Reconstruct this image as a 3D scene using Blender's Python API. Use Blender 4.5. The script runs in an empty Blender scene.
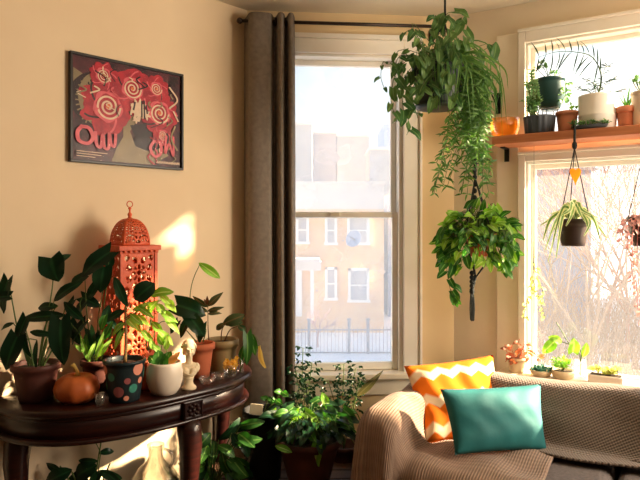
import bpy, bmesh, math, random
from mathutils import Vector, Matrix, Quaternion
PI = math.pi
rnd = random.Random(7)
COL = bpy.context.scene.collection
V = Vector

# ------------------------------------------------------------------ camera model
F, CX, HY, CAMZ = 600.0, 320.0, 228.0, 1.42
def at(px, py, d):
    return V(((px - CX) / F * d, d, CAMZ - (py - HY) / F * d))
def onz(px, py, z):
    return at(px, py, (CAMZ - z) * F / (py - HY))

# ------------------------------------------------------------------ wall frames (s along, n into the room)
C0 = V((-0.389, 3.2, 0)); DM = V((0.9962, 0.0872, 0)); NM = V((0.0872, -0.9962, 0))
DL = V((-0.695, -0.719, 0)); NL = V((0.719, -0.695, 0))
E0 = V((0.737, 3.298, 0)); DR = V((0.848, -0.53, 0)); NR = V((-0.53, -0.848, 0))
F0 = E0 + DR * 1.88; DF = V((0.276, -0.961, 0)); NF = V((-0.961, -0.276, 0))
def WM(s, n, z): return C0 + DM * s + NM * n + V((0, 0, z))
def WL(s, n, z): return C0 + DL * s + NL * n + V((0, 0, z))
def WR(s, n, z): return E0 + DR * s + NR * n + V((0, 0, z))
def WF(s, n, z): return F0 + DF * s + NF * n + V((0, 0, z))

# ------------------------------------------------------------------ colours and materials
def c(r, g, b):
    f = lambda x: ((x / 255 + 0.055) / 1.055) ** 2.4 if x > 10 else x / 255 / 12.92
    return (f(r), f(g), f(b), 1)
def newmat(name):
    m = bpy.data.materials.new(name); m.use_nodes = True
    nt = m.node_tree; nt.nodes.clear()
    out = nt.nodes.new('ShaderNodeOutputMaterial')
    return m, nt, out
def N(nt, t, **kw):
    n = nt.nodes.new(t)
    for k, v in kw.items():
        if k in n.inputs.keys(): n.inputs[k].default_value = v
        else: setattr(n, k, v)
    return n
def M(name, col, col2=None, rough=0.6, metal=0.0, scale=12.0, bump=0.0, bscale=60.0, spec=0.4, coat=0.0, detail=4.0, ramp=(0.35, 0.65), stretch=None):
    m, nt, out = newmat(name); L = nt.links
    b = N(nt, 'ShaderNodeBsdfPrincipled'); L.new(b.outputs[0], out.inputs[0])
    b.inputs['Roughness'].default_value = rough; b.inputs['Metallic'].default_value = metal
    b.inputs['Specular IOR Level'].default_value = spec; b.inputs['Coat Weight'].default_value = coat
    tc = N(nt, 'ShaderNodeTexCoord'); src = tc.outputs['Object']
    if stretch:
        mp = N(nt, 'ShaderNodeMapping'); mp.inputs['Scale'].default_value = stretch
        L.new(src, mp.inputs[0]); src = mp.outputs[0]
    if col2:
        no = N(nt, 'ShaderNodeTexNoise', Scale=scale, Detail=detail); L.new(src, no.inputs['Vector'])
        r = N(nt, 'ShaderNodeValToRGB'); L.new(no.outputs[0], r.inputs[0])
        r.color_ramp.elements[0].position = ramp[0]; r.color_ramp.elements[1].position = ramp[1]
        r.color_ramp.elements[0].color = col; r.color_ramp.elements[1].color = col2
        L.new(r.outputs[0], b.inputs['Base Color'])
    else:
        b.inputs['Base Color'].default_value = col
    if bump:
        nb = N(nt, 'ShaderNodeTexNoise', Scale=bscale, Detail=3.0); L.new(src, nb.inputs['Vector'])
        bp = N(nt, 'ShaderNodeBump', Strength=bump, Distance=0.01)
        L.new(nb.outputs[0], bp.inputs['Height']); L.new(bp.outputs[0], b.inputs['Normal'])
    return m
def LEAF(name, col, col2, trans=0.35, rough=0.4, rib=None, edge=None):
    """leaf: colour differs leaf by leaf, a paler rib or margin, light passes through"""
    m, nt, out = newmat(name); L = nt.links
    g = N(nt, 'ShaderNodeNewGeometry'); r = N(nt, 'ShaderNodeValToRGB'); L.new(g.outputs['Random Per Island'], r.inputs[0])
    r.color_ramp.elements[0].color = col; r.color_ramp.elements[1].color = col2
    colr = r.outputs[0]
    if rib or edge:
        uv = N(nt, 'ShaderNodeUVMap'); sp = N(nt, 'ShaderNodeSeparateXYZ'); L.new(uv.outputs[0], sp.inputs[0])
        a = N(nt, 'ShaderNodeMath', operation='SUBTRACT'); L.new(sp.outputs[1], a.inputs[0]); a.inputs[1].default_value = 0.5
        ab = N(nt, 'ShaderNodeMath', operation='ABSOLUTE'); L.new(a.outputs[0], ab.inputs[0])
        rr = N(nt, 'ShaderNodeValToRGB'); L.new(ab.outputs[0], rr.inputs[0])
        e = rr.color_ramp.elements
        if rib: e[0].position, e[0].color, e[1].position, e[1].color = 0.02, (1, 1, 1, 1), 0.09, (0, 0, 0, 1)
        else: e[0].position, e[0].color, e[1].position, e[1].color = 0.22, (0, 0, 0, 1), 0.3, (1, 1, 1, 1)
        mx = N(nt, 'ShaderNodeMix', data_type='RGBA')
        L.new(rr.outputs[0], mx.inputs[0]); L.new(colr, mx.inputs[6]); mx.inputs[7].default_value = rib or edge
        colr = mx.outputs[2]
    b = N(nt, 'ShaderNodeBsdfPrincipled', Roughness=rough); b.inputs['Specular IOR Level'].default_value = 0.35
    L.new(colr, b.inputs['Base Color'])
    t = N(nt, 'ShaderNodeBsdfTranslucent'); hs = N(nt, 'ShaderNodeHueSaturation', Saturation=1.1, Value=1.5); L.new(colr, hs.inputs['Color']); L.new(hs.outputs[0], t.inputs[0])
    mix = N(nt, 'ShaderNodeMixShader'); mix.inputs[0].default_value = trans
    L.new(b.outputs[0], mix.inputs[1]); L.new(t.outputs[0], mix.inputs[2]); L.new(mix.outputs[0], out.inputs[0])
    return m
def PANE(name, haze, tint=(1, 1, 1, 1), gloss=0.04, hcol=(1, 1, 1, 1)):
    """window glass with dirt film and glare haze put in as one milky scatter"""
    m, nt, out = newmat(name); L = nt.links
    tr = N(nt, 'ShaderNodeBsdfTransparent'); tr.inputs[0].default_value = tint
    tl = N(nt, 'ShaderNodeBsdfTranslucent'); tl.inputs[0].default_value = hcol
    gl = N(nt, 'ShaderNodeBsdfGlossy', Roughness=0.05)
    tc = N(nt, 'ShaderNodeTexCoord'); no = N(nt, 'ShaderNodeTexNoise', Scale=5.0, Detail=5.0); L.new(tc.outputs['Object'], no.inputs['Vector'])
    mr = N(nt, 'ShaderNodeMapRange'); L.new(no.outputs[0], mr.inputs[0])
    mr.inputs[1].default_value, mr.inputs[2].default_value, mr.inputs[3].default_value, mr.inputs[4].default_value = 0.3, 0.7, haze * 0.92, haze * 1.08
    a = N(nt, 'ShaderNodeMixShader'); L.new(mr.outputs[0], a.inputs[0]); L.new(tr.outputs[0], a.inputs[1]); L.new(tl.outputs[0], a.inputs[2])
    b = N(nt, 'ShaderNodeMixShader'); b.inputs[0].default_value = gloss; L.new(a.outputs[0], b.inputs[1]); L.new(gl.outputs[0], b.inputs[2])
    L.new(b.outputs[0], out.inputs[0])
    return m
def GLASS(name, tint=(1, 1, 1, 1), gl=0.12, diff=0.0, dcol=(1, 1, 1, 1), k=.45):
    m, nt, out = newmat(name); L = nt.links
    lw = N(nt, 'ShaderNodeLayerWeight', Blend=0.35); mr = N(nt, 'ShaderNodeMath', operation='MULTIPLY_ADD')
    L.new(lw.outputs['Facing'], mr.inputs[0]); mr.inputs[1].default_value = k; mr.inputs[2].default_value = gl
    tr = N(nt, 'ShaderNodeBsdfTransparent'); tr.inputs[0].default_value = tint
    g = N(nt, 'ShaderNodeBsdfGlossy', Roughness=0.06)
    df = N(nt, 'ShaderNodeBsdfTranslucent'); df.inputs[0].default_value = dcol
    m0 = N(nt, 'ShaderNodeMixShader'); m0.inputs[0].default_value = diff; L.new(tr.outputs[0], m0.inputs[1]); L.new(df.outputs[0], m0.inputs[2])
    mx = N(nt, 'ShaderNodeMixShader'); L.new(mr.outputs[0], mx.inputs[0]); L.new(m0.outputs[0], mx.inputs[1]); L.new(g.outputs[0], mx.inputs[2])
    L.new(mx.outputs[0], out.inputs[0])
    return m
def KNIT(name, col, col2, fu, fv, bump=0.6, diag=0.0):
    """ribbed or diagonal knit driven by the cloth's own UVs"""
    m, nt, out = newmat(name); L = nt.links
    uv = N(nt, 'ShaderNodeUVMap'); sp = N(nt, 'ShaderNodeSeparateXYZ'); L.new(uv.outputs[0], sp.inputs[0])
    def wave(f, other):
        a = N(nt, 'ShaderNodeMath', operation='MULTIPLY'); L.new(sp.outputs[0], a.inputs[0]); a.inputs[1].default_value = f
        b = N(nt, 'ShaderNodeMath', operation='MULTIPLY_ADD'); L.new(sp.outputs[1], b.inputs[0]); b.inputs[1].default_value = other; L.new(a.outputs[0], b.inputs[2])
        s = N(nt, 'ShaderNodeMath', operation='SINE'); L.new(b.outputs[0], s.inputs[0])
        return s.outputs[0]
    w1 = wave(fu, diag * fv); w2 = wave(-diag * fu, fv) if diag else wave(0, fv)
    ad = N(nt, 'ShaderNodeMath', operation='MULTIPLY_ADD'); L.new(w2, ad.inputs[0]); ad.inputs[1].default_value = 0.5 if diag else 0.25; L.new(w1, ad.inputs[2])
    mr = N(nt, 'ShaderNodeMapRange'); L.new(ad.outputs[0], mr.inputs[0]); mr.inputs[1].default_value = -1.3; mr.inputs[2].default_value = 1.3
    cr = N(nt, 'ShaderNodeValToRGB'); L.new(mr.outputs[0], cr.inputs[0]); cr.color_ramp.elements[0].color = col; cr.color_ramp.elements[1].color = col2
    b = N(nt, 'ShaderNodeBsdfPrincipled', Roughness=0.95); b.inputs['Specular IOR Level'].default_value = 0.1
    b.inputs['Sheen Weight'].default_value = 0.2
    L.new(cr.outputs[0], b.inputs['Base Color'])
    bp = N(nt, 'ShaderNodeBump', Strength=bump, Distance=0.006); L.new(mr.outputs[0], bp.inputs['Height']); L.new(bp.outputs[0], b.inputs['Normal'])
    L.new(b.outputs[0], out.inputs[0])
    return m

# ------------------------------------------------------------------ curves
def smooth(pts, n=24):
    pts = [V(p) for p in pts]
    if len(pts) < 3:
        return [pts[0].lerp(pts[-1], i / n) for i in range(n + 1)]
    P = [pts[0] * 2 - pts[1]] + pts + [pts[-1] * 2 - pts[-2]]
    out = []; k = len(pts) - 1
    for i in range(n + 1):
        u = i / n * k; j = min(int(u), k - 1); t = u - j
        a, b, d, e = P[j], P[j + 1], P[j + 2], P[j + 3]
        out.append(0.5 * ((2 * b) + (d - a) * t + (2 * a - 5 * b + 4 * d - e) * t * t + (3 * b - a - 3 * d + e) * t ** 3))
    return out

def evenly(pts, n, m=300):
    P = smooth(pts, m); L = [0]
    for a, b_ in zip(P, P[1:]): L.append(L[-1] + (b_ - a).length)
    out = []; j = 0
    for i in range(n + 1):
        t = L[-1] * i / n
        while j < m - 1 and L[j + 1] < t: j += 1
        out.append(P[j].lerp(P[j + 1], (t - L[j]) / max(1e-9, L[j + 1] - L[j])))
    return out

# ------------------------------------------------------------------ mesh builder
class MB:
    def __init__(s):
        s.bm = bmesh.new(); s.uv = s.bm.loops.layers.uv.new('UVMap'); s.mi = 0
    def face(s, vs, uvs=None):
        try: f = s.bm.faces.new(vs)
        except ValueError: return None
        f.material_index = s.mi; f.smooth = True
        if uvs:
            for l, u in zip(f.loops, uvs): l[s.uv].uv = u
        return f
    def hexa(s, p):                       # 4 bottom, 4 top
        v = [s.bm.verts.new(q) for q in p]
        for q in ((3, 2, 1, 0), (4, 5, 6, 7), (0, 1, 5, 4), (1, 2, 6, 5), (2, 3, 7, 6), (3, 0, 4, 7)):
            f = s.face([v[i] for i in q])
            if f: f.smooth = False
    def wbox(s, W, s0, s1, n0, n1, z0, z1):
        s.hexa([W(s0, n0, z0), W(s1, n0, z0), W(s1, n1, z0), W(s0, n1, z0), W(s0, n0, z1), W(s1, n0, z1), W(s1, n1, z1), W(s0, n1, z1)])
    def box(s, cen, size, rot=None):
        R = rot or Matrix.Identity(3); h = V(size) / 2; cen = V(cen)
        s.hexa([cen + R @ V((x * h.x, y * h.y, z * h.z)) for z in (-1, 1) for x, y in ((-1, -1), (1, -1), (1, 1), (-1, 1))])
    def bar(s, a, b, w, t, up=V((0, 0, 1))):
        a, b = V(a), V(b); d = (b - a)
        x = d.normalized(); y = x.cross(up)
        if y.length < 1e-4: y = x.cross(V((1, 0, 0)))
        y.normalize(); z = y.cross(x).normalized()
        s.hexa([a - y * w / 2 - z * t / 2, b - y * w / 2 - z * t / 2, b + y * w / 2 - z * t / 2, a + y * w / 2 - z * t / 2,
                a - y * w / 2 + z * t / 2, b - y * w / 2 + z * t / 2, b + y * w / 2 + z * t / 2, a + y * w / 2 + z * t / 2])
    def tube(s, pts, r, sides=8, cap=True, closed=False):
        pts = [V(p) for p in pts]; n = len(pts)
        rad = r if isinstance(r, (list, tuple)) else [r] * n
        rings = []; prev = None
        for i, p in enumerate(pts):
            d = (pts[(i + 1) % n] - pts[i - 1]) if closed else (pts[min(i + 1, n - 1)] - pts[max(i - 1, 0)])
            if d.length < 1e-9: d = V((0, 0, 1))
            d.normalize()
            if prev is None:
                x = d.orthogonal().normalized()
            else:
                x = prev - d * prev.dot(d)
                x = x.normalized() if x.length > 1e-6 else d.orthogonal().normalized()
            prev = x; y = d.cross(x)
            rings.append([s.bm.verts.new(p + (x * math.cos(2 * PI * k / sides) + y * math.sin(2 * PI * k / sides)) * rad[i]) for k in range(sides)])
        for i in range(n if closed else n - 1):
            A, B = rings[i], rings[(i + 1) % n]
            for k in range(sides): s.face([A[k], A[(k + 1) % sides], B[(k + 1) % sides], B[k]])
        if cap and not closed:
            s.face(rings[0][::-1]); s.face(rings[-1])
    def lathe(s, cen, prof, segs=28, R=None, capb=True, capt=False, sx=1, sy=1):
        cen = V(cen); R = R or Matrix.Identity(3); rings = []
        for r, z in prof:
            rings.append([s.bm.verts.new(cen + R @ V((r * sx * math.cos(2 * PI * k / segs), r * sy * math.sin(2 * PI * k / segs), z))) for k in range(segs)])
        for i in range(len(rings) - 1):
            for k in range(segs):
                u0, u1 = k / segs, (k + 1) / segs; v0, v1 = i / (len(rings) - 1), (i + 1) / (len(rings) - 1)
                s.face([rings[i][k], rings[i][(k + 1) % segs], rings[i + 1][(k + 1) % segs], rings[i + 1][k]], [(u0, v0), (u1, v0), (u1, v1), (u0, v1)])
        if capb: s.face(rings[0][::-1])
        if capt: s.face(rings[-1])
    def ball(s, cen, r, u=12, v=8, R=None):
        r = r if isinstance(r, (tuple, list)) else (r, r, r); cen = V(cen); R = R or Matrix.Identity(3)
        top = s.bm.verts.new(cen + R @ V((0, 0, r[2]))); bot = s.bm.verts.new(cen - R @ V((0, 0, r[2]))); rings = []
        for i in range(1, v):
            a = PI * i / v
            rings.append([s.bm.verts.new(cen + R @ V((r[0] * math.sin(a) * math.cos(2 * PI * k / u), r[1] * math.sin(a) * math.sin(2 * PI * k / u), r[2] * math.cos(a)))) for k in range(u)])
        for k in range(u):
            s.face([top, rings[0][k], rings[0][(k + 1) % u]]); s.face([bot, rings[-1][(k + 1) % u], rings[-1][k]])
            for i in range(v - 2): s.face([rings[i][k], rings[i + 1][k], rings[i + 1][(k + 1) % u], rings[i][(k + 1) % u]])
    def grid(s, fn, nu, nv, uvs=(1, 1)):
        vs = [[s.bm.verts.new(fn(i / nu, j / nv)) for j in range(nv + 1)] for i in range(nu + 1)]
        for i in range(nu):
            for j in range(nv):
                s.face([vs[i][j], vs[i + 1][j], vs[i + 1][j + 1], vs[i][j + 1]],
                       [(i / nu * uvs[0], j / nv * uvs[1]), ((i + 1) / nu * uvs[0], j / nv * uvs[1]), ((i + 1) / nu * uvs[0], (j + 1) / nv * uvs[1]), (i / nu * uvs[0], (j + 1) / nv * uvs[1])])
        return vs
    def prism(s, pts, d):                # planar outline pushed along d
        a = [s.bm.verts.new(p) for p in pts]; b = [s.bm.verts.new(V(p) + d) for p in pts]; n = len(a)
        for f in (s.face(a[::-1]), s.face(b)):
            if f: f.smooth = False
        for i in range(n):
            f = s.face([a[i], a[(i + 1) % n], b[(i + 1) % n], b[i]])
            if f: f.smooth = False
    def leaf(s, base, tip, w, shape='heart', hint=None, curve=0.12, fold=0.25, rows=7):
        base, tip = V(base), V(tip); ax = tip - base; Ln = ax.length
        if Ln < 1e-5: return
        x = ax / Ln; h = hint or V((0, -1, 0.3)); y = h.cross(x)
        if y.length < 1e-3: y = V((1, 0, 0)).cross(x)
        y.normalize(); z = x.cross(y)
        cols = (-1, -0.55, 0, 0.55, 1); g = []
        for i in range(rows + 1):
            u = i / rows
            if shape == 'heart':
                ww = (0.62 + 1.5 * u) * (1 - u) ** 0.9 if u < 1 else 0; ww = min(ww, 1.0) if u < .5 else ww; back = 0.2 * (1 - u) ** 3
            elif shape == 'oval': ww = math.sin(PI * min(1, max(0, u * 0.97 + 0.015))) ** 0.65; back = 0
            elif shape == 'round': ww = math.sqrt(max(0.0, 1 - (2 * u - 1) ** 2)); back = 0
            elif shape == 'lance': ww = math.sin(PI * (0.02 + 0.97 * u) ** 0.75) ** 1.0; back = 0
            else: ww = min(1, 4 * u + 0.3) * (1 - u ** 3); back = 0
            row = []
            for q in cols:
                uu = u - back * abs(q)
                off = curve * Ln * (4 * u * (1 - u) - 0.8 * u * u) + fold * ww * w / 2 * (abs(q) ** 1.3) + 0.06 * w * math.sin(u * 9 + q * 3) * abs(q)
                row.append(s.bm.verts.new(base + x * uu * Ln + y * q * ww * w / 2 + z * off))
            g.append(row)
        for i in range(rows):
            for j in range(4):
                uvq = lambda a, b: (a / rows, 0.5 + cols[b] / 2)
                s.face([g[i][j], g[i + 1][j], g[i + 1][j + 1], g[i][j + 1]], [uvq(i, j), uvq(i + 1, j), uvq(i + 1, j + 1), uvq(i, j + 1)])
    def ribbon(s, pts, w, hint=None, fold=0.3, taper=1.0):
        pts = [V(p) for p in pts]; n = len(pts); g = []
        h = hint or V((0, -1, 0.2))
        for i, p in enumerate(pts):
            d = (pts[min(i + 1, n - 1)] - pts[max(i - 1, 0)]).normalized()
            y = h.cross(d); y = y.normalized() if y.length > 1e-3 else V((1, 0, 0)); z = d.cross(y)
            u = i / (n - 1); ww = w * min(1, 0.55 + 2 * u) * (1 - taper * u ** 2.2) + w * 0.04
            g.append([s.bm.verts.new(p + y * q * ww / 2 + z * abs(q) * fold * ww / 2) for q in (-1, -0.4, 0.4, 1)])
        cols = (0, 0.3, 0.7, 1)
        for i in range(n - 1):
            for j in range(3):
                s.face([g[i][j], g[i + 1][j], g[i + 1][j + 1], g[i][j + 1]], [(i / n, cols[j]), ((i + 1) / n, cols[j]), ((i + 1) / n, cols[j + 1]), (i / n, cols[j + 1])])
    def build(s, name, mats, parent=None, flat=False, fix=True):
        if fix: bmesh.ops.recalc_face_normals(s.bm, faces=s.bm.faces)
        if parent is not None: bmesh.ops.translate(s.bm, verts=s.bm.verts, vec=-wloc(parent))
        if flat:
            for f in s.bm.faces: f.smooth = False
        me = bpy.data.meshes.new(name); s.bm.to_mesh(me); s.bm.free()
        for m in (mats if isinstance(mats, (list, tuple)) else [mats]): me.materials.append(m)
        o = bpy.data.objects.new(name, me); COL.objects.link(o)
        if parent is not None: o.parent = parent
        return o
def wloc(o):
    p = V((0, 0, 0))
    while o is not None: p = p + o.location; o = o.parent
    return p
def tag(o, label, cat, group=None, kind=None):
    o['label'] = label; o['category'] = cat
    if group: o['group'] = group
    if kind: o['kind'] = kind
    return o
def thing(name, label, cat, loc, group=None):
    o = bpy.data.objects.new(name, None); COL.objects.link(o); o.location = V(loc); o.empty_display_size = 0.05
    return tag(o, label, cat, group)
def struct(o):
    o['kind'] = 'structure'; return o
def struct_empty(name, loc):
    o = bpy.data.objects.new(name, None); COL.objects.link(o); o.location = V(loc); o['kind'] = 'structure'; return o
def bevel(o, w, seg=2):
    m = o.modifiers.new('bevel', 'BEVEL'); m.width = w; m.segments = seg; m.limit_method = 'ANGLE'; m.angle_limit = math.radians(40); return o
def solid(o, t, off=0):
    m = o.modifiers.new('solid', 'SOLIDIFY'); m.thickness = t; m.offset = off; return o
def subsurf(o, n=1):
    m = o.modifiers.new('sub', 'SUBSURF'); m.levels = n; m.render_levels = n; return o
def dup_tree(o, parent=None):
    q = o.copy(); COL.objects.link(q)
    if parent is not None: q.parent = parent
    for ch in list(o.children): dup_tree(ch, q)
    return q
def jit(a): return V((rnd.uniform(-a, a), rnd.uniform(-a, a), rnd.uniform(-a, a)))
# ------------------------------------------------------------------ render look
sc = bpy.context.scene
sc.view_settings.view_transform = 'Standard'; sc.view_settings.look = 'None'; sc.view_settings.gamma = 1.0
sc.view_settings.use_curve_mapping = False; sc.view_settings.exposure = 0.17
sc.cycles.max_bounces = 8; sc.cycles.diffuse_bounces = 4; sc.cycles.transparent_max_bounces = 24
sc.cycles.caustics_reflective = False; sc.cycles.caustics_refractive = False
sc.cycles.sample_clamp_indirect = 6.0
cam = bpy.data.cameras.new('camera'); co = bpy.data.objects.new('camera', cam); COL.objects.link(co); sc.camera = co
cam.sensor_width = 36; cam.lens = F / 640 * 36; cam.shift_y = -12 / 640; cam.clip_start = 0.05; cam.clip_end = 400
co.location = (0, 0, CAMZ); co.rotation_euler = (PI / 2, 0, 0)

# ------------------------------------------------------------------ sun and sky
SUN_AZ, SUN_EL = math.radians(85.5), math.radians(24)
sdir = V((math.sin(SUN_AZ) * math.cos(SUN_EL), math.cos(SUN_AZ) * math.cos(SUN_EL), math.sin(SUN_EL)))
sl = bpy.data.lights.new('sun', 'SUN'); sl.energy = 40.0; sl.color = (1.0, 0.76, 0.50); sl.angle = math.radians(2.0)
so = bpy.data.objects.new('sun', sl); COL.objects.link(so); so.location = (8, 2, 6); so.rotation_euler = sdir.to_track_quat('Z', 'Y').to_euler()
w = bpy.data.worlds.new('sky'); sc.world = w; w.use_nodes = True; nt = w.node_tree; nt.nodes.clear(); L = nt.links
tc = N(nt, 'ShaderNodeTexCoord'); sp = N(nt, 'ShaderNodeSeparateXYZ'); L.new(tc.outputs['Generated'], sp.inputs[0])
rp = N(nt, 'ShaderNodeValToRGB'); L.new(sp.outputs[2], rp.inputs[0]); e = rp.color_ramp.elements
e[0].position = 0.0; e[0].color = (1.0, 0.93, 0.83, 1); e[1].position = 0.6; e[1].color = (0.13, 0.22, 0.36, 1)
q = rp.color_ramp.elements.new(0.12); q.color = (0.52, 0.56, 0.57, 1)
q = rp.color_ramp.elements.new(0.28); q.color = (0.25, 0.34, 0.40, 1)
dt = N(nt, 'ShaderNodeVectorMath', operation='DOT_PRODUCT'); L.new(tc.outputs['Generated'], dt.inputs[0]); dt.inputs[1].default_value = sdir
mr = N(nt, 'ShaderNodeMapRange'); L.new(dt.outputs['Value'], mr.inputs[0]); mr.inputs[1].default_value = 0.12; mr.inputs[2].default_value = 0.95
pw = N(nt, 'ShaderNodeMath', operation='MULTIPLY'); L.new(mr.outputs[0], pw.inputs[0]); pw.inputs[1].default_value = 0.5
mxs = N(nt, 'ShaderNodeMix', data_type='RGBA', blend_type='ADD'); L.new(pw.outputs[0], mxs.inputs[0]); L.new(rp.outputs[0], mxs.inputs[6]); mxs.inputs[7].default_value = (1.0, 0.92, 0.80, 1)
mxs.clamp_factor = False
bg = N(nt, 'ShaderNodeBackground', Strength=2.2); L.new(mxs.outputs[2], bg.inputs[0])
wo = N(nt, 'ShaderNodeOutputWorld'); L.new(bg.outputs[0], wo.inputs[0])
# fill light added in an assumed side window (outside the frame, in the wall beyond the sofa)
al = bpy.data.lights.new('assumed_window_fill', 'AREA'); al.shape = 'RECTANGLE'; al.size = 1.0; al.size_y = 1.3; al.energy = 88; al.color = (1.0, 0.84, 0.66)
ao = bpy.data.objects.new('assumed_window_fill', al); COL.objects.link(ao)
ao.location = WF(.75, -0.06, 1.65); ao.rotation_euler = (-NF).to_track_quat('Z', 'Y').to_euler()

# ------------------------------------------------------------------ room materials
m_wall = M('cream_wall_paint', c(230, 207, 172), c(234, 212, 178), rough=0.75, scale=3, bump=0.15, bscale=9)
m_wall2 = M('cream_bay_paint', c(230, 204, 158), c(234, 209, 165), rough=0.6, scale=3, bump=0.05, bscale=20)
m_wall3 = M('pale_bay_paint', c(232, 217, 190), c(236, 222, 197), rough=0.6, scale=3, bump=0.05, bscale=20)
m_ceil = M('ceiling_paint', c(222, 212, 190), c(216, 206, 184), rough=0.85, scale=4)
m_trim = M('white_trim_paint', c(248, 243, 232), c(242, 236, 222), rough=0.4, scale=5)
m_board = M('pale_board_paint', c(240, 230, 208), c(235, 224, 200), rough=0.5, scale=5)
m_floor = M('oak_floor', c(92, 62, 40), c(120, 84, 54), rough=0.45, scale=6, stretch=(1, 12, 1))
m_pane = PANE('hazy_pane', 0.25, hcol=(0.95, 0.97, 1.0, 1))  # glare haze over the street is put into the glass as scatter
m_pane_r = PANE('hazy_bay_pane', 0.03)
m_iron = M('black_iron', c(24, 22, 22), rough=0.45, metal=0.6)
ZC = 2.58
WIN1 = (0.17, 0.845, 0.638, 2.36)          # opening in the middle wall
WIN2 = (0.385, 1.74, 0.66, 1.76)         # lower opening in the right wall
WIN3 = (0.385, 1.66, 1.86, 2.37)         # upper opening in the right wall

def wall(name, W, s0, s1, holes, mat, z1=ZC, th=0.16):
    b = MB(); holes = sorted(holes); xs = s0
    cols = sorted(set([s0, s1] + [h[0] for h in holes] + [h[1] for h in holes]))
    for a, d in zip(cols, cols[1:]):
        hs = sorted([h for h in holes if h[0] <= a + 1e-6 and h[1] >= d - 1e-6], key=lambda h: h[2]); z = 0.0
        for h in hs:
            b.wbox(W, a, d, -th, 0, z, h[2]); z = h[3]
        b.wbox(W, a, d, -th, 0, z, z1)
    return struct(b.build(name, mat))
wall('wall_left', WL, -0.05, 5.2, [], m_wall)
wall('wall_middle', WM, -0.05, 1.20, [WIN1], m_wall2)
wall('wall_right', WR, -0.05, 1.93, [WIN2, WIN3], m_wall3)
wall('wall_far_right', WF, -0.05, 5.0, [(0.2, 1.3, 0.95, 2.35)], m_wall)  # opening added for the fill light at the assumed side window
b = MB(); wb0, wb1 = WL(5.2, 0, 0), WF(5.0, 0, 0); wbd = (wb1 - wb0); wbn = V((-wbd.y, wbd.x, 0)).normalized()
b.hexa([wb0, wb1, wb1 - wbn * .16, wb0 - wbn * .16] + [q + V((0, 0, ZC)) for q in (wb0, wb1, wb1 - wbn * .16, wb0 - wbn * .16)]); struct(b.build('wall_back', M('brown_back_wall', c(84, 64, 48), rough=.9)))
b = MB(); b.box((9.5, -1.7, 0.5), (4, 9.0, 8)); b.box((23, 21, 1.5), (6, 30, 11)); struct(b.build('unseen_sun_blocks', m_wall)); b = MB()  # unseen blocks added to keep the sun off the assumed side window and street
P = [WL(5.2, -.1, ZC), WL(0, -.1, ZC), WM(0, -.1, ZC), WM(1.13, -.1, ZC), WR(0, -.1, ZC), WR(1.88, -.1, ZC), WF(0, -.1, ZC), WF(5.0, -.1, ZC)]
b.prism(P, V((0, 0, 0.12))); struct(b.build('ceiling', m_ceil))
b = MB(); b.prism([V((p.x, p.y, -0.1)) for p in P], V((0, 0, 0.1))); struct(b.build('floor', m_floor))
for nm, W, a, d in (('baseboard_left', WL, 0.0, 5.0), ('baseboard_middle', WM, 0.0, 1.12), ('baseboard_right', WR, 0.0, 1.87)):
    b = MB(); b.wbox(W, a, d, 0, 0.018, 0.0, 0.13); b.wbox(W, a, d, 0, 0.010, 0.13, 0.15); struct(b.build(nm, m_trim))

# middle window: casing, double hung sashes, stool and apron
w1 = struct_empty('window_1', WM(0.5, 0, 0.66)); a, d, z0, z1 = WIN1
b = MB()
b.wbox(WM, d, d + 0.085, 0, 0.022, z0, z1 + 0.085); b.wbox(WM, d + 0.085, d + 0.10, 0, 0.034, z0, z1 + 0.09)
b.wbox(WM, a - 0.10, a, 0, 0.022, z0, z1 + 0.085)
b.wbox(WM, a, d, 0, 0.022, z1, z1 + 0.075); b.wbox(WM, a - 0.10, d + 0.10, 0, 0.040, z1 + 0.075, z1 + 0.10)
bevel(b.build('window_casing', m_trim, w1), 0.004)
b = MB()
b.wbox(WM, d - 0.022, d, -0.15, 0.0, z0, z1); b.wbox(WM, a, a + 0.022, -0.15, 0.0, z0, z1); b.wbox(WM, a, d, -0.15, 0.0, z1 - 0.014, z1)
bevel(b.build('window_jamb', m_trim, w1), 0.003)
def sash(W, a, d, z0, z1, n0, n1, r, rb, rt, parent, pane, pm, fm):
    b = MB(); b.wbox(W, a, a + r, n0, n1, z0, z1); b.wbox(W, d - r, d, n0, n1, z0, z1)
    b.wbox(W, a + r, d - r, n0, n1, z0, z0 + rb); b.wbox(W, a + r, d - r, n0, n1, z1 - rt, z1)
    f = bevel(b.build('sash', fm, parent), 0.004)
    b = MB(); nm = (n0 + n1) / 2; b.wbox(W, a + r, d - r, nm - 0.001, nm + 0.001, z0 + rb, z1 - rt); b.build('pane', pm, f)
sash(WM, a + .022, d - .022, 1.475, z1 - .014, -0.11, -0.075, 0.030, 0.030, 0.030, w1, 'pane', m_pane, m_trim)
sash(WM, a + .022, d - .022, z0 + .005, 1.508, -0.07, -0.035, 0.030, 0.040, 0.030, w1, 'pane', m_pane, m_trim)
b = MB(); b.wbox(WM, a - 0.13, d + 0.13, -0.15, 0.06, z0 - 0.03, z0 + 0.002); bevel(b.build('window_sill', m_board, w1), 0.006)
b = MB(); b.wbox(WM, a - 0.10, d + 0.10, 0, 0.02, z0 - 0.12, z0 - 0.03); bevel(b.build('window_apron', m_board, w1), 0.004)
b = MB(); b.wbox(WM, 0.45, 0.50, -0.035, -0.015, 1.485, 1.505); bevel(b.build('sash_lock', m_board, w1), 0.003)

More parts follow.
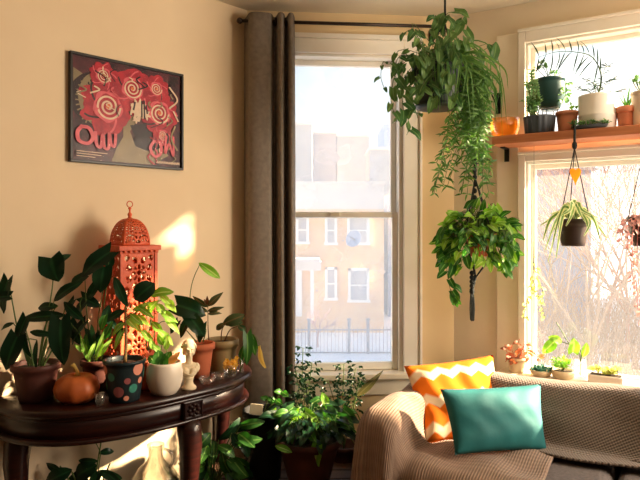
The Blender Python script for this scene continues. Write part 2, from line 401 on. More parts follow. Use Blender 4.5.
# right bay windows: lower and upper light in one wide casing
def fixed_window(name, W, o, head, cw, pm):
    a, d, z0, z1 = o; r = struct_empty(name, W((a + d) / 2, 0, z0))
    b = MB()
    for x0, x1 in ((a - cw, a), (d, d + cw)): b.wbox(W, x0, x1, 0, 0.026, z0 - 0.0, z1 + head)
    b.wbox(W, a, d, 0, 0.026, z1, z1 + head); b.wbox(W, a - cw, d + cw, 0, 0.036, z1 + head, z1 + head + 0.016)
    bevel(b.build('window_casing', m_trim, r), 0.004)
    b = MB(); b.wbox(W, a, a + 0.012, -0.15, 0, z0, z1); b.wbox(W, d - 0.012, d, -0.15, 0, z0, z1); b.wbox(W, a, d, -0.15, 0, z1 - 0.012, z1)
    b.wbox(W, a, d, -0.15, 0, z0, z0 + 0.008)
    bevel(b.build('window_jamb', m_trim, r), 0.003)
    sash(W, a + .012, d - .012, z0 + .008, z1 - .012, -0.09, -0.055, 0.022, 0.03, 0.022, r, 'pane', pm, m_trim)
    return r
w2 = fixed_window('window_2', WR, WIN2, 0.035, 0.035, m_pane_r)
b = MB(); b.wbox(WR, 0.27, 1.80, -0.15, 0.15, 0.66, 0.692); bevel(b.build('window_sill', m_board, w2), 0.006)
w3 = fixed_window('window_3', WR, WIN3, 0.055, 0.035, m_pane_r)
b = MB(); b.wbox(WR, 0.235, 0.348, 0, 0.012, 0.15, 2.43); struct(bevel(b.build('trim_1', m_board), 0.004))
# assumed window added in the off-frame wall to house the fill light
w4 = struct_empty('assumed_side_window', WF(.75, 0, 0.95))
b = MB()
for x0, x1, y0, y1 in ((0.12, 0.2, .87, 2.43), (1.3, 1.38, .87, 2.43), (0.2, 1.3, .87, .95), (0.2, 1.3, 2.35, 2.43)): b.wbox(WF, x0, x1, 0, 0.024, y0, y1)
bevel(b.build('window_casing', m_trim, w4), 0.004)
# ------------------------------------------------------------------ the street outside
GZ = -3.5
m_snow = M('snow', c(236, 240, 248), c(226, 231, 242), rough=0.9, scale=0.5, bump=0.3, bscale=1.5)
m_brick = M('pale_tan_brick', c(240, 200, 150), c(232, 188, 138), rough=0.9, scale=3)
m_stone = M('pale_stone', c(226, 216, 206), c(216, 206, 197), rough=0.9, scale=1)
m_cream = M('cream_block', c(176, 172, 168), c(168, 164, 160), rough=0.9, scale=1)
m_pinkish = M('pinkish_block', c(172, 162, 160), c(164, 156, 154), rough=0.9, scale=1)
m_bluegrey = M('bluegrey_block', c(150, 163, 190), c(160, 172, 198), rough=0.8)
m_wtrim = M('white_window_frame', c(245, 242, 238), rough=0.6)
m_wglass = M('dim_window_glass', c(170, 172, 182), c(196, 190, 186), rough=0.2, scale=2)
m_bark = M('bare_bark', c(176, 154, 138), c(196, 172, 154), rough=0.9, scale=3)
m_bark2 = M('reddish_bark', c(186, 148, 136), c(204, 164, 148), rough=0.9, scale=3)
b = MB()
b.grid(lambda u, v: V((-60 + 140 * u, 4.5 + 90 * v, GZ + (0.9 * (v ** 1.2) + 0.15 * math.sin(u * 40) * math.sin(v * 23)) + 10 * max(0, u - 0.5) * v)), 40, 30)
g = solid(b.build('snow_ground', m_snow), 0.3, -1); g['kind'] = 'structure'

def facade_px(mb, d, x0, x1, y0, y1, th, off=0.0):
    p, q = at(x0, y1, d), at(x1, y0, d)
    mb.hexa([V((p.x, d + off, p.z)), V((q.x, d + off, p.z)), V((q.x, d + off + th, p.z)), V((p.x, d + off + th, p.z)),
             V((p.x, d + off, q.z)), V((q.x, d + off, q.z)), V((q.x, d + off + th, q.z)), V((p.x, d + off + th, q.z))])
D1 = 25.0
bl = thing('brick_house', 'two storey tan brick house across the snowy street with white windows', 'building', at(330, 345, D1))
b = MB(); facade_px(b, D1, 200, 384, 209, 350, 9); b.build('wall', m_brick, bl)
b = MB(); facade_px(b, D1, 200, 384, 183, 209, 9); facade_px(b, D1, 200, 385, 181.5, 184, 9, -0.15); b.build('parapet', m_stone, bl)
for (x0, x1, y0, y1) in ((296, 309, 216, 244), (325, 337, 216, 245), (347, 369, 216, 245), (325, 337, 267, 300), (348, 369, 268, 302), (255, 275, 216, 245), (255, 275, 268, 302)):
    b = MB(); facade_px(b, D1, x0, x1, y0, y0 + 2.5, .2, -.18); facade_px(b, D1, x0 - 1, x1 + 1, y1 - 2.5, y1, .26, -.22)
    facade_px(b, D1, x0, x0 + 2.5, y0, y1, .2, -.18); facade_px(b, D1, x1 - 2.5, x1, y0, y1, .2, -.18); facade_px(b, D1, x0, x1, (y0 + y1) / 2 - .7, (y0 + y1) / 2 + .7, .2, -.15)
    wf = b.build('window_frame', m_wtrim, bl)
    b = MB(); facade_px(b, D1, x0 + 2, x1 - 2, y0 + 2, y1 - 2, .05, -.06); b.build('pane', m_wglass, wf)
b = MB(); facade_px(b, D1, 286, 320, 257, 260, 1.6, -1.6); facade_px(b, D1, 286, 321, 260, 268, 1.5, -1.5); b.build('door_canopy', m_stone, bl)
b = MB(); facade_px(b, D1, 296, 302, 268, 316, .1, -.1); b.build('door_frame', m_wtrim, bl); b = MB(); facade_px(b, D1, 311, 314, 268, 316, .2, -1.4); b.build('porch_post', m_wtrim, bl)
b = MB(); facade_px(b, D1, 288, 296, 270, 316, .06, -.08); b.build('door', M('faded_red_door', c(176, 122, 112), rough=.6), bl)
# satellite dish on the wall
ds = thing('satellite_dish', 'round pale satellite dish fixed to the brick house beside its upper window', 'satellite dish', at(353, 240, D1 - .4))
R = V((-0.5, -0.8, 0.35)).to_track_quat('Z', 'Y').to_matrix()
b = MB(); b.lathe(at(354, 239, D1 - .45), [(0.02, -.06), (.17, -.045), (.30, 0), (.36, .05), (.35, .055), (.28, .01), (.1, -.03)], 24, R); b.build('dish', m_bluegrey, ds)
b = MB(); b.tube([at(354, 239, D1 - .45), at(356, 243, D1 - .2), at(357, 246, D1 + .02)], 0.03, 6); b.tube([at(354, 239, D1 - .45), at(350, 237, D1 - 1.0)], 0.02, 6); b.build('bracket_arm', m_iron, ds)

def block(name, label, d, rects, mat, wins=(), th=8):
    t = thing(name, label, 'building', at((rects[0][0] + rects[0][1]) / 2, 330, d))
    b = MB()
    for r in rects: facade_px(b, d, r[0], r[1], r[2], r[3] if len(r) > 3 else 340, th)
    b.build('wall', mat, t)
    b = MB()
    for r in rects: facade_px(b, d, r[0] - .6, r[1] + .6, r[2] - 1.6, r[2] + .4, th + .6, -.3)
    b.build('roof_slab', m_stone, t)
    for wv in wins:
        b = MB(); facade_px(b, d, *wv, .1, -.06); b.build('window', m_wglass, t)
    return t
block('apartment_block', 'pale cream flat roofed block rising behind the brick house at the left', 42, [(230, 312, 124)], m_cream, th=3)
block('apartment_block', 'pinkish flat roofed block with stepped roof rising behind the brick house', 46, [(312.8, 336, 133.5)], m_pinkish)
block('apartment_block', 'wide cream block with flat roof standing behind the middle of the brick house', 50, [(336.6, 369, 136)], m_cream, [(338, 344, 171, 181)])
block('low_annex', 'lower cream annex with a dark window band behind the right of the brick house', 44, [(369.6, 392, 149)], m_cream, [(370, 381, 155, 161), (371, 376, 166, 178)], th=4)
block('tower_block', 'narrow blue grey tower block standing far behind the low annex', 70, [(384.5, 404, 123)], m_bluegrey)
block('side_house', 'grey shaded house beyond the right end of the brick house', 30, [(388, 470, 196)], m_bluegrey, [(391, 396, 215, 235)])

# iron fence in the snow
fe = thing('iron_fence', 'dark iron picket fence along the snowy front garden of the brick house', 'fence', at(345, 355, 21))
b = MB(); zb = at(320, 356, 21).z; zt = at(320, 327, 21).z
x = -2.2
while x < 2.6:
    b.tube([V((x, 21, zb - .3)), V((x, 21, zt))], .012, 4); x += .13
m_fence = M('hazed_fence_iron', c(120, 122, 132), rough=.7); b.build('pickets', m_fence, fe)  # fence grey lightened to carry the outdoor haze
b = MB(); b.bar(V((-2.3, 21, zb + .12)), V((2.7, 21, zb + .12)), .04, .04); b.bar(V((-2.3, 21, zt - .1)), V((2.7, 21, zt - .1)), .04, .04); b.build('rail', m_fence, fe)
for xx in (309, 349, 368):
    p = at(xx, 356, 21); b = MB(); b.box((p.x, 21, (zb + zt) / 2), (.1, .1, zt - zb + .5)); b.box((p.x, 21, zt + .27), (.14, .14, .05)); b.build('post', m_fence, fe)

def tree(name, label, base, h, mat, r=0.12, depth=5, spread=0.55, seed=1, n=3, cat='tree', group=None, lean=V((0, 0, 0))):
    rg = random.Random(seed); t = thing(name, label, cat, base, group); tr = MB(); br = MB()
    def grow(p, d, ln, rad, k):
        mid = p + d * ln * .5 + V((rg.uniform(-1, 1), rg.uniform(-1, 1), rg.uniform(-.5, .5))) * ln * .07; q = p + d * ln
        (tr if k == depth else br).tube([p, mid, q], [rad, rad * .85, rad * .68], 5 if rad > .03 else 3)
        if k <= 0: return
        for i in range(n if k < depth else n + 1):
            dd = (d + V((rg.uniform(-1, 1), rg.uniform(-1, 1), rg.uniform(-.35, .8))) * spread * (1.5 if k == depth else 1.2)).normalized()
            st = q if (i == 0 or k > depth - 1) else p.lerp(q, rg.uniform(.5, 1))
            grow(st, dd, ln * rg.uniform(.6, .85), rad * .6, k - 1)
    grow(V(base) - V((0, 0, .2)), (V((0, 0, 1)) + lean).normalized(), h * .3, r, depth)
    tr.build('trunk', mat, t); br.build('branches', mat, t)
    return t
tree('bare_shrub', 'small bare reddish shrub in front of the brick house door', at(318, 346, 22), 2.2, m_bark2, .05, 4, .6, 3, cat='shrub')
# view through the right bay: a grey house, thicket and bare trees
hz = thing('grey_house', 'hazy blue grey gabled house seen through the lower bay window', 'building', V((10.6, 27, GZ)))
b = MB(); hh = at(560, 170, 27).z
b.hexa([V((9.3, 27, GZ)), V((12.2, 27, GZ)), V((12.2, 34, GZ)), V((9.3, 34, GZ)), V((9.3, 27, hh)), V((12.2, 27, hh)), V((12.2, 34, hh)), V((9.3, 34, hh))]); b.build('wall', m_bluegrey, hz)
b = MB(); b.prism([V((9.0, 26.8, hh)), V((12.5, 26.8, hh)), V((10.75, 26.8, hh + .8))], V((0, 7.4, 0))); b.build('roof', m_stone, hz)
tspec = [(590, 12, 7.5, 'tall bare tree close behind the bay window with forking trunk', 11), (628, 15, 8.5, 'bare tree leaning near the right edge of the bay window view', 12),
         (556, 22, 7.0, 'slender bare tree standing in front of the grey house', 13), (612, 19, 9.0, 'wide branching bare tree further back in the bay window view', 14),
         (660, 13, 8.0, 'bare tree whose twigs reach in from the right edge of the bay view', 15)]
for px, d, h, lb, sd in tspec:
    p = at(px, 300, d); tree('bare_tree', lb, V((p.x, d, GZ)), h * 1.15, m_bark if sd % 2 else m_bark2, .065, 5, .5, sd, 3, group='bare trees outside the bay window')
# thicket of leafless twigs over the slope
b = MB(); rg = random.Random(5)
for i in range(900):
    d = rg.uniform(11, 26); px = rg.uniform(505, 700); p = at(px, 300, d); z = GZ + rg.uniform(0, .8)
    q = V((p.x, d, z)); dr = V((rg.uniform(-.6, .6), rg.uniform(-.4, .4), 1)).normalized(); ln = rg.uniform(1.5, 4.2)
    b.tube([q, q + dr * ln * .5 + jit(.2), q + dr * ln + jit(.5)], [.015, .011, .005], 3)
th = tag(b.build('thicket_undergrowth', m_bark), 'tangled leafless brown undergrowth on the slope beyond the bay window', 'undergrowth', kind='stuff')
# ------------------------------------------------------------------ demilune table
m_mahog = M('dark_mahogany', c(44, 15, 11), c(26, 9, 7), rough=0.30, scale=4, stretch=(3, 3, 30), coat=0.08, spec=0.4)
T0, TAL, TAR, TB, TP, TZ = 0.655, 0.63, 0.485, 0.487, 2.7, 0.77
def tout(ins, n=56, back=0.015):
    pts = []
    for i in range(n + 1):
        th = PI * i / n; cs, sn = math.cos(th), max(0, math.sin(th))
        pts.append((T0 + ((TAL if cs > 0 else TAR) - ins) * math.copysign(abs(cs) ** (2 / TP), cs), max(back, (TB - ins) * sn ** (2 / TP))))
    return pts
def tsweep(b, prof, n=56, close=True):
    rings = [[b.bm.verts.new(WL(t, nn, z)) for t, nn in tout(ins, n)] for ins, z in prof]
    for A, B in zip(rings, rings[1:]):
        for i in range(len(A)):
            b.face([A[i], A[(i + 1) % len(A)], B[(i + 1) % len(A)], B[i]])
    if close:
        b.face(rings[0][::-1]); b.face(rings[-1])
tb = thing('console_table', 'dark mahogany bow fronted console table against the cream wall, crowded with potted plants', 'table', WL(T0, 0.2, 0))
b = MB(); tsweep(b, [(0.012, TZ - .028), (0.002, TZ - .024), (0, TZ - .014), (0.004, TZ - .004), (0.010, TZ)]); b.build('tabletop', m_mahog, tb)
b = MB(); tsweep(b, [(0.034, .645), (0.030, .742)]); ap = b.build('apron', m_mahog, tb)
b = MB(); tsweep(b, [(0.030, .640), (0.016, .642), (0.012, .650), (0.016, .658), (0.030, .660)]); b.build('moulding', m_mahog, ap)
b = MB(); tsweep(b, [(0.031, .722), (0.024, .726), (0.024, .738), (0.031, .742)]); b.build('moulding', m_mahog, ap)
for t, nn, ang in ((T0, TB - .052, 0), (T0 + .535, .11, 1), (T0 - .40, .10, -1)):
    b = MB(); dn = -0.03 if ang == 0 else 0; dt_ = 0.02 * ang
    zs = [(0.648, .046, 0), (.60, .050, .006), (.54, .047, .012), (.45, .040, .008), (.32, .033, -.004), (.18, .029, -.006), (.08, .030, .004), (.03, .038, .012), (0, .034, .012)]
    b.tube([WL(t + (o if ang else 0) * ang, nn + (o if not ang else 0), z) for z, r, o in zs], [r for z, r, o in zs], 10)
    b.build('leg', m_mahog, tb)
b = MB(); b.wbox(WL, T0 - .046, T0 + .046, TB - .05, TB - .018, .655, .728); rb = bevel(b.build('rosette_block', m_mahog, tb), .004)
b = MB()
for k in range(8):
    a = 2 * PI * k / 8; p = WL(T0 + .021 * math.cos(a), TB - .017, .692 + .021 * math.sin(a)); b.ball(p, (.011, .007, .008), 8, 6)
b.ball(WL(T0, TB - .015, .692), .009, 8, 6)
for sx in (-1, 1):
    b.wbox(WL, T0 + sx * .039 - .003, T0 + sx * .039 + .003, TB - .019, TB - .012, .66, .724)
for z in (.662, .722): b.wbox(WL, T0 - .040, T0 + .040, TB - .019, TB - .012, z - .003, z + .003)
b.build('rosette', m_mahog, rb)

# ------------------------------------------------------------------ picture on the wall
m_black = M('black_frame', c(30, 27, 26), rough=0.35)
m_p0 = M('print_ground', c(52, 26, 34), c(88, 40, 48), rough=0.35, scale=14, ramp=(.4, .6), spec=.25)
m_p1 = M('print_khaki', c(150, 132, 98), c(128, 112, 84), rough=0.35, scale=10, spec=.25)
m_p2 = M('print_red', c(186, 36, 52), c(150, 24, 44), rough=0.35, scale=30, spec=.25)
m_p3 = M('print_pink', c(222, 104, 112), c(206, 78, 92), rough=0.35, scale=30, spec=.25)
m_p4 = M('print_pale', c(226, 200, 170), c(214, 180, 156), rough=0.35, scale=30, spec=.25)
m_p5 = M('print_dark', c(34, 20, 26), c(48, 24, 32), rough=0.35, scale=30, spec=.25)
m_p6 = M('print_orange', c(214, 112, 62), rough=0.35, spec=.25)
PT0, PT1, PZ0, PZ1 = 0.958, 0.409, 1.697, 2.160
pic = thing('framed_print', 'black framed abstract print of red swirling flowers hanging on the cream wall', 'picture', WL((PT0 + PT1) / 2, 0, PZ0))
b = MB(); fw = .011
for s0, s1, q0, q1 in ((PT1, PT0, PZ0, PZ0 + fw), (PT1, PT0, PZ1 - fw, PZ1), (PT1, PT1 + fw, PZ0 + fw, PZ1 - fw), (PT0 - fw, PT0, PZ0 + fw, PZ1 - fw)): b.wbox(WL, s0, s1, .001, .024, q0, q1)
bevel(b.build('frame', m_black, pic), .002)
def PP(u, v, k=0): return WL(PT0 + (PT1 - PT0) * u, .012 + .00004 * k, PZ1 + (PZ0 - PZ1) * v)     # u, v from the top left
AR = (PZ1 - PZ0) / (PT0 - PT1)
b = MB(); b.wbox(WL, PT1 + fw * .6, PT0 - fw * .6, .002, .012, PZ0 + fw * .6, PZ1 - fw * .6)
lay = [1]
def poly(uv, mi):
    lay[0] += 1; b.mi = mi; f = b.face([b.bm.verts.new(PP(u, v, lay[0])) for u, v in uv])
def cl(x, y): return (min(.975, max(.025, x)), min(.965, max(.035, y)))
def blob(u, v, r, mi, lobes=5, amp=.25, ph=0.0, sq=1.0):
    poly([cl(u + r * AR * (1 + amp * math.sin(lobes * a + ph) + .4 * amp * math.sin(2.3 * lobes * a + 1)) * math.cos(a), v + r * sq * (1 + amp * math.sin(lobes * a + ph)) * math.sin(a)) for a in [2 * PI * i / 48 for i in range(48)]], mi)
def stroke(pts, wd, mi):
    lay[0] += 1; b.mi = mi; ps = smooth([V((u, v, 0)) for u, v in pts], max(8, 6 * len(pts))); pr = None
    for i, p in enumerate(ps):
        d = (ps[min(i + 1, len(ps) - 1)] - ps[max(i - 1, 0)]).normalized(); nx = V((-d.y, d.x, 0)) * wd
        q = [b.bm.verts.new(PP(*cl((p + nx * k).x, (p + nx * k).y), lay[0])) for k in (-1, 1)]
        if pr: b.face([pr[0], pr[1], q[1], q[0]])
        pr = q
rp_ = random.Random(4)
for i in range(26): blob(rp_.uniform(.05, .95), rp_.uniform(.06, .94), rp_.uniform(.03, .10), rp_.choice([5, 5, 0, 1, 5]), rp_.randint(3, 7), .35, rp_.random() * 6)
poly([cl(*p) for p in [(.03, .14), (.10, .18), (.14, .30), (.08, .40), (.03, .44)]], 1)
poly([cl(*p) for p in [(.40, .30), (.50, .46), (.66, .40), (.72, .33), (.70, .44), (.56, .55), (.50, .66), (.55, .80), (.68, .84), (.80, .78), (.86, .86), (.70, .97), (.34, .97), (.38, .84), (.44, .72), (.44, .58), (.38, .42)]], 1)
poly([cl(*p) for p in [(.50, .60), (.66, .56), (.70, .76), (.62, .82), (.56, .74)]], 5)
blob(.21, .40, .25, 5, 24, .05); stroke([(.30, .17), (.16, .20), (.09, .36), (.13, .55), (.24, .66)], .022, 1)
for i in range(12):
    a = 2.1 + i * .2; stroke([(.21 + .10 * math.cos(a), .42 + .15 * math.sin(a)), (.21 + .165 * math.cos(a), .42 + .245 * math.sin(a))], .006, 1)
def rose(u, v, r, mi=2):
    for i in range(7):
        a = 2 * PI * i / 7 + u * 9; blob(u + .55 * r * AR * math.cos(a), v + .55 * r * math.sin(a), r * rp_.uniform(.42, .6), mi, rp_.randint(2, 4), .18, rp_.random() * 6)
    for i in range(5):
        a = 2 * PI * i / 5 + u * 5; stroke([(u + q * r * AR * math.cos(a + q * 1.2), v + q * r * math.sin(a + q * 1.2)) for q in (.35, .6, .85, 1.0)], r * .035, rp_.choice([3, 5, 3]))
    blob(u, v, r * .58, 3, 5, .07); blob(u, v, r * .46, 2, 6, .06)
    stroke([(u + r * .5 * AR * (1 - i / 30) * math.cos(i / 30 * 17), v + r * .5 * (1 - i / 30) * math.sin(i / 30 * 17)) for i in range(29)], r * .035, 4); blob(u, v, r * .09, 6)
rose(.31, .45, .25); rose(.52, .24, .19); rose(.77, .44, .21); rose(.74, .20, .12); rose(.27, .17, .13); rose(.80, .66, .10)
for i in range(34):
    u, v = rp_.uniform(.06, .94), rp_.uniform(.08, .92); q = rp_.uniform(.03, .09); stroke([(u, v), (u + rp_.uniform(-q, q), v + q * .6), (u + rp_.uniform(-q, q), v + q * 1.5)], rp_.uniform(.003, .008), rp_.choice([1, 5, 5, 3, 2, 4, 1]))
blob(.57, .44, .075, 4, 9, .3, 1, 1.2); blob(.64, .48, .04, 4, 6, .4); blob(.55, .54, .03, 4, 5, .4)  # pale blotches, and streaks below, stand in for glare on the glass
for i in range(7): stroke([(.52 + .02 * i, .36 + rp_.uniform(-.03, .03)), (.50 + .025 * i, .50 + rp_.uniform(-.05, .05))], .007, rp_.choice([4, 4, 5]))
for ox in (0, .005):
    stroke([(.10, .66), (.06, .72), (.07, .80), (.14, .82), (.18, .76), (.15, .68), (.09, .67)], .016 - ox * 2, 3)
    stroke([(.20, .70), (.21, .82), (.245, .84), (.26, .72), (.275, .84), (.31, .84), (.315, .70), (.33, .80), (.36, .82), (.37, .70)], .013 - ox * 2, 3)
stroke([(.72, .72), (.68, .80), (.72, .88), (.78, .84), (.77, .74), (.72, .73)], .014, 3); stroke([(.83, .66), (.82, .84), (.86, .74), (.90, .86), (.90, .66)], .010, 3)
stroke([(.76, .62), (.74, .74)], .01, 2); stroke([(.92, .55), (.88, .68), (.94, .80)], .008, 1); stroke([(.86, .16), (.94, .28), (.86, .38)], .008, 4); stroke([(.90, .40), (.95, .50)], .007, 4)
for k in range(3): stroke([(.05, .895 + .022 * k), (.30 - .05 * k, .90 + .022 * k)], .0035, 4)
for k in range(14): stroke([(.74 + k * .016, .945), (.748 + k * .016, .925), (.752 + k * .016, .95)], .003, 4)
b.build('print', [m_p0, m_p1, m_p2, m_p3, m_p4, m_p5, m_p6], pic, fix=False)
b = MB(); b.wbox(WL, PT1 + fw, PT0 - fw, .0345 - .012, .0355 - .012, PZ0 + fw, PZ1 - fw); b.build('glass', GLASS('picture_glass', gl=0.0, k=.012), pic)

# ------------------------------------------------------------------ orange pierced lantern
m_lant = M('orange_enamel', c(214, 92, 48), c(200, 78, 40), rough=0.5, scale=20, bump=.2, bscale=60)
LC = V((-0.802, 2.53, 0)); LR = Matrix.Rotation(math.radians(45), 3, 'Z'); HS = 0.077
lan = thing('pierced_lantern', 'tall orange pierced metal lantern with domed top and ring, standing on the console table', 'lantern', LC + V((0, 0, TZ)))
def LP(x, y, z): return LC + LR @ V((x, y, z))
def fret(u, v):                                              # True where metal is cut away; u, v in tiles
    x, y = (u % 1) * 2 - 1, (v % 1) * 2 - 1; r = math.hypot(x, y); a = math.atan2(y, x)
    if r < .13: return True
    if .22 < r < .50 and math.cos(8 * a) > .15: return True
    if .58 < r < .94 and math.cos(8 * a + PI) > .25: return True
    return r > 1.10 and abs(abs(x) - abs(y)) < .22 and r < 1.32
def side_pt(k, u, v):                                       # side k, u -1..1, v up
    x, y = [(u * HS, -HS), (HS, u * HS), (-u * HS, HS), (-HS, -u * HS)][k]
    return x, y
for k in range(4):
    b = MB(); nu, nv = 30, 96; z0, z1 = .85, 1.318; vs = {}
    def gv(i, j):
        if (i, j) not in vs:
            x, y = side_pt(k, -0.94 + 1.88 * i / nu, 0); vs[(i, j)] = b.bm.verts.new(LP(x, y, z0 + (z1 - z0) * j / nv))
        return vs[(i, j)]
    for i in range(nu):
        for j in range(nv):
            edge = i < 2 or i >= nu - 2 or j < 2 or j >= nv - 2
            if edge or not fret((i + .5 - 2) / (nu - 4), (j + .5 - 2) / (nv - 4) * 3.0): b.face([gv(i, j), gv(i + 1, j), gv(i + 1, j + 1), gv(i, j + 1)])
    solid(b.build('fret_panel', m_lant, lan), .003)
b = MB()
for sx in (-1, 1):
    for sy in (-1, 1): b.box(LP(sx * HS, sy * HS, (.775 + 1.318) / 2), (.012, .012, 1.318 - .775), LR)
b.build('corner_post', m_lant, lan)
b = MB(); b.box(LP(0, 0, .84), (HS * 2 + .02, HS * 2 + .02, .02), LR)
for sx in (-1, 1):
    for sy in (-1, 1): b.box(LP(sx * HS, sy * HS, .785), (.026, .026, .03), LR)
bevel(b.build('base', m_lant, lan), .003)
b = MB(); b.box(LP(0, 0, 1.322), (HS * 2 + .018, HS * 2 + .018, .012), LR); b.box(LP(0, 0, 1.338), (HS * 2 + .034, HS * 2 + .034, .020), LR)
for k in range(4):
    for i in range(7):
        x, y = side_pt(k, -.86 + 1.72 * i / 6, 0); q = 1 + .012 / HS; b.ball(LP(x * 1.04, y * q if abs(y) == HS else y * 1.04, 1.326) if k % 2 == 0 else LP(x * q, y * 1.04, 1.326), .007, 8, 6)
bevel(b.build('cornice', m_lant, lan), .002)
b = MB(); nu, nv = 28, 30
for k in range(4):
    vs = {}
    def gd(i, j):
        if (i, j) not in vs:
            a = (PI / 2) * j / nv * .96; rr = math.cos(a) ** .8; u = -1 + 2 * i / nu
            x, y = side_pt(k, u, 0); q = V((x, y, 0)); rd = V((x, y, 0)).normalized() * HS * 1.12; q = q.lerp(rd, .55) * .88 * rr
            vs[(i, j)] = b.bm.verts.new(LP(q.x, q.y, 1.348 + .112 * math.sin(a)))
        return vs[(i, j)]
    for i in range(nu):
        for j in range(nv):
            hole = 2 <= i < nu - 2 and 2 <= j < nv - 5 and fret((i - 1.5) / (nu - 4) * 2, (j - 1.5) / (nv - 7) * 2)
            if not hole: b.face([gd(i, j), gd(i + 1, j), gd(i + 1, j + 1), gd(i, j + 1)])
solid(b.build('dome', m_lant, lan), .003)
b = MB(); b.lathe(LP(0, 0, 1.448), [(.016, 0), (.014, .012), (.006, .018), (.009, .026), (.009, .032), (.004, .038), (.004, .05), (.008, .054), (.003, .06)], 14)
fi = b.build('finial', m_lant, lan)
b = MB(); b.tube([LP(.013 * math.cos(a), -.013 * math.cos(a) * 0, 1.520 + .013 * math.sin(a)) - V((0, 0, 0)) for a in [2 * PI * i / 20 for i in range(20)]], .0022, 6, closed=True); b.build('ring', m_lant, fi)

# ------------------------------------------------------------------ curtain and rod
m_curt = M('taupe_curtain', c(140, 130, 119), c(128, 118, 108), rough=0.95, scale=40, bump=.25, bscale=300, spec=.1)
m_rod = M('dark_bronze', c(58, 48, 42), rough=0.4, metal=0.6)
rod = thing('curtain_rod', 'thin dark curtain rod running across the top of the middle window', 'curtain rod', WM(.5, .1, 2.49))
b = MB(); b.tube([WM(-.03, .095, 2.492), WM(1.03, .095, 2.492)], .009, 10); b.build('pole', m_rod, rod)
for s in (.03, 1.0):
    b = MB(); b.tube([WM(s, .002, 2.47), WM(s, .05, 2.468), WM(s, .095, 2.482)], .006, 8); b.wbox(WM, s - .012, s + .012, 0, .006, 2.44, 2.50); b.build('bracket', m_rod, rod)
for s, sg in ((1.04, 1), (-.035, -1)):
    b = MB(); b.ball(WM(s, .095, 2.492), (.016, .016, .016)); b.build('finial', m_rod, rod)
cu = thing('window_curtain', 'long taupe curtain gathered on the rod in the corner beside the middle window', 'curtain', WM(.12, .1, .05))
folds = [(-.012, .02), (.0, .06), (.02, .125), (.05, .14), (.095, .135), (.125, .12), (.14, .07), (.152, .075), (.165, .13), (.18, .145), (.192, .12), (.20, .07), (.21, .08), (.22, .135), (.235, .14), (.245, .10), (.25, .06)]
fp = smooth([V((s, n, 0)) for s, n in folds], 90)
b = MB()
def cfn(u, v):
    i = min(int(u * 90), 89); p = fp[i].lerp(fp[i + 1], u * 90 - i); z = .04 + (2.525 - .04) * v
    k = 1 - v; ph = math.sin(u * 23 + z * 1.4) * .006 * k
    return WM(p.x + ph + .012 * k * (u - .3), p.y + ph + .02 * k * math.sin(u * 7) * u, z)
b.grid(cfn, 90, 24); solid(b.build('panel', m_curt, cu), .004)
for s in (.04, .105, .152, .20, .243):
    b = MB(); b.tube([WM(s, .095 + .019 * math.cos(a), 2.492 + .019 * math.sin(a)) for a in [2 * PI * i / 16 for i in range(16)]], .004, 6, closed=True); b.build('grommet', m_rod, cu)

# ------------------------------------------------------------------ plant shelf across the bay window
m_shelf = M('warm_pine_shelf', c(196, 126, 84), c(176, 106, 68), rough=0.5, scale=5, stretch=(1, 1, 14))
sh = thing('plant_shelf', 'warm brown wooden plant shelf crossing the bay window under its upper light', 'shelf', WR(.8, .1, 1.83))
SHZ = 1.876
b = MB(); b.wbox(WR, .265, 1.60, .028, .205, SHZ - .042, SHZ); bevel(b.build('shelf_board', m_shelf, sh), .004)
for s in (.29, 1.45):
    b = MB(); b.wbox(WR, s - .012, s + .012, .012, .018, SHZ - .11, SHZ - .042); b.wbox(WR, s - .012, s + .012, .018, .10, SHZ - .047, SHZ - .042); b.build('bracket', m_iron, sh)

# ------------------------------------------------------------------ sofa
m_sofa = M('grey_sofa_fabric', c(112, 104, 102), c(98, 91, 90), rough=0.95, scale=90, bump=.3, bscale=400, spec=.1)
SX = .010
sf = thing('sofa', 'grey fabric sofa under the bay window, half hidden by two knitted throws', 'sofa', WR(.75, .7, 0))
b = MB(); b.wbox(WR, SX + .02, 1.6, .34, 1.06, .10, .36); bevel(b.build('base', m_sofa, sf), .03, 3)
for s0, s1 in ((.142, .865), (.875, 1.40)):
    b = MB(); b.wbox(WR, s0, s1, .50, 1.08, .355, .505); bevel(b.build('seat_cushion', m_sofa, sf), .045, 4)
b = MB(); b.wbox(WR, SX + .01, 1.6, .30, .44, .14, .68); bevel(b.build('back_frame', m_sofa, sf), .05, 4)
for s0, s1 in ((.142, .865), (.875, 1.40)):
    b = MB(); q = lambda s, n, z: WR(s, n, z)
    b.hexa([WR(s0, .42, .50), WR(s1, .42, .50), WR(s1, .595, .50), WR(s0, .595, .50), WR(s0, .37, .725), WR(s1, .37, .725), WR(s1, .475, .725), WR(s0, .475, .725)])
    bevel(b.build('back_cushion', m_sofa, sf), .045, 4)
for s0, s1 in ((SX, .135), (1.41, 1.60)):
    b = MB(); b.hexa([WR(s0, .32, .12), WR(s1, .32, .12), WR(s1, 1.03, .12), WR(s0, 1.03, .12), WR(s0, .32, .665), WR(s1, .32, .665), WR(s1, 1.03, .685), WR(s0, 1.03, .685)])
    bevel(b.build('arm', m_sofa, sf), .06, 5)
for s in (SX + .06, 1.54):
    for n in (.4, 1.0):
        b = MB(); b.lathe(WR(s, n, 0), [(.018, 0), (.026, .11)], 12); b.build('leg', m_mahog, sf)
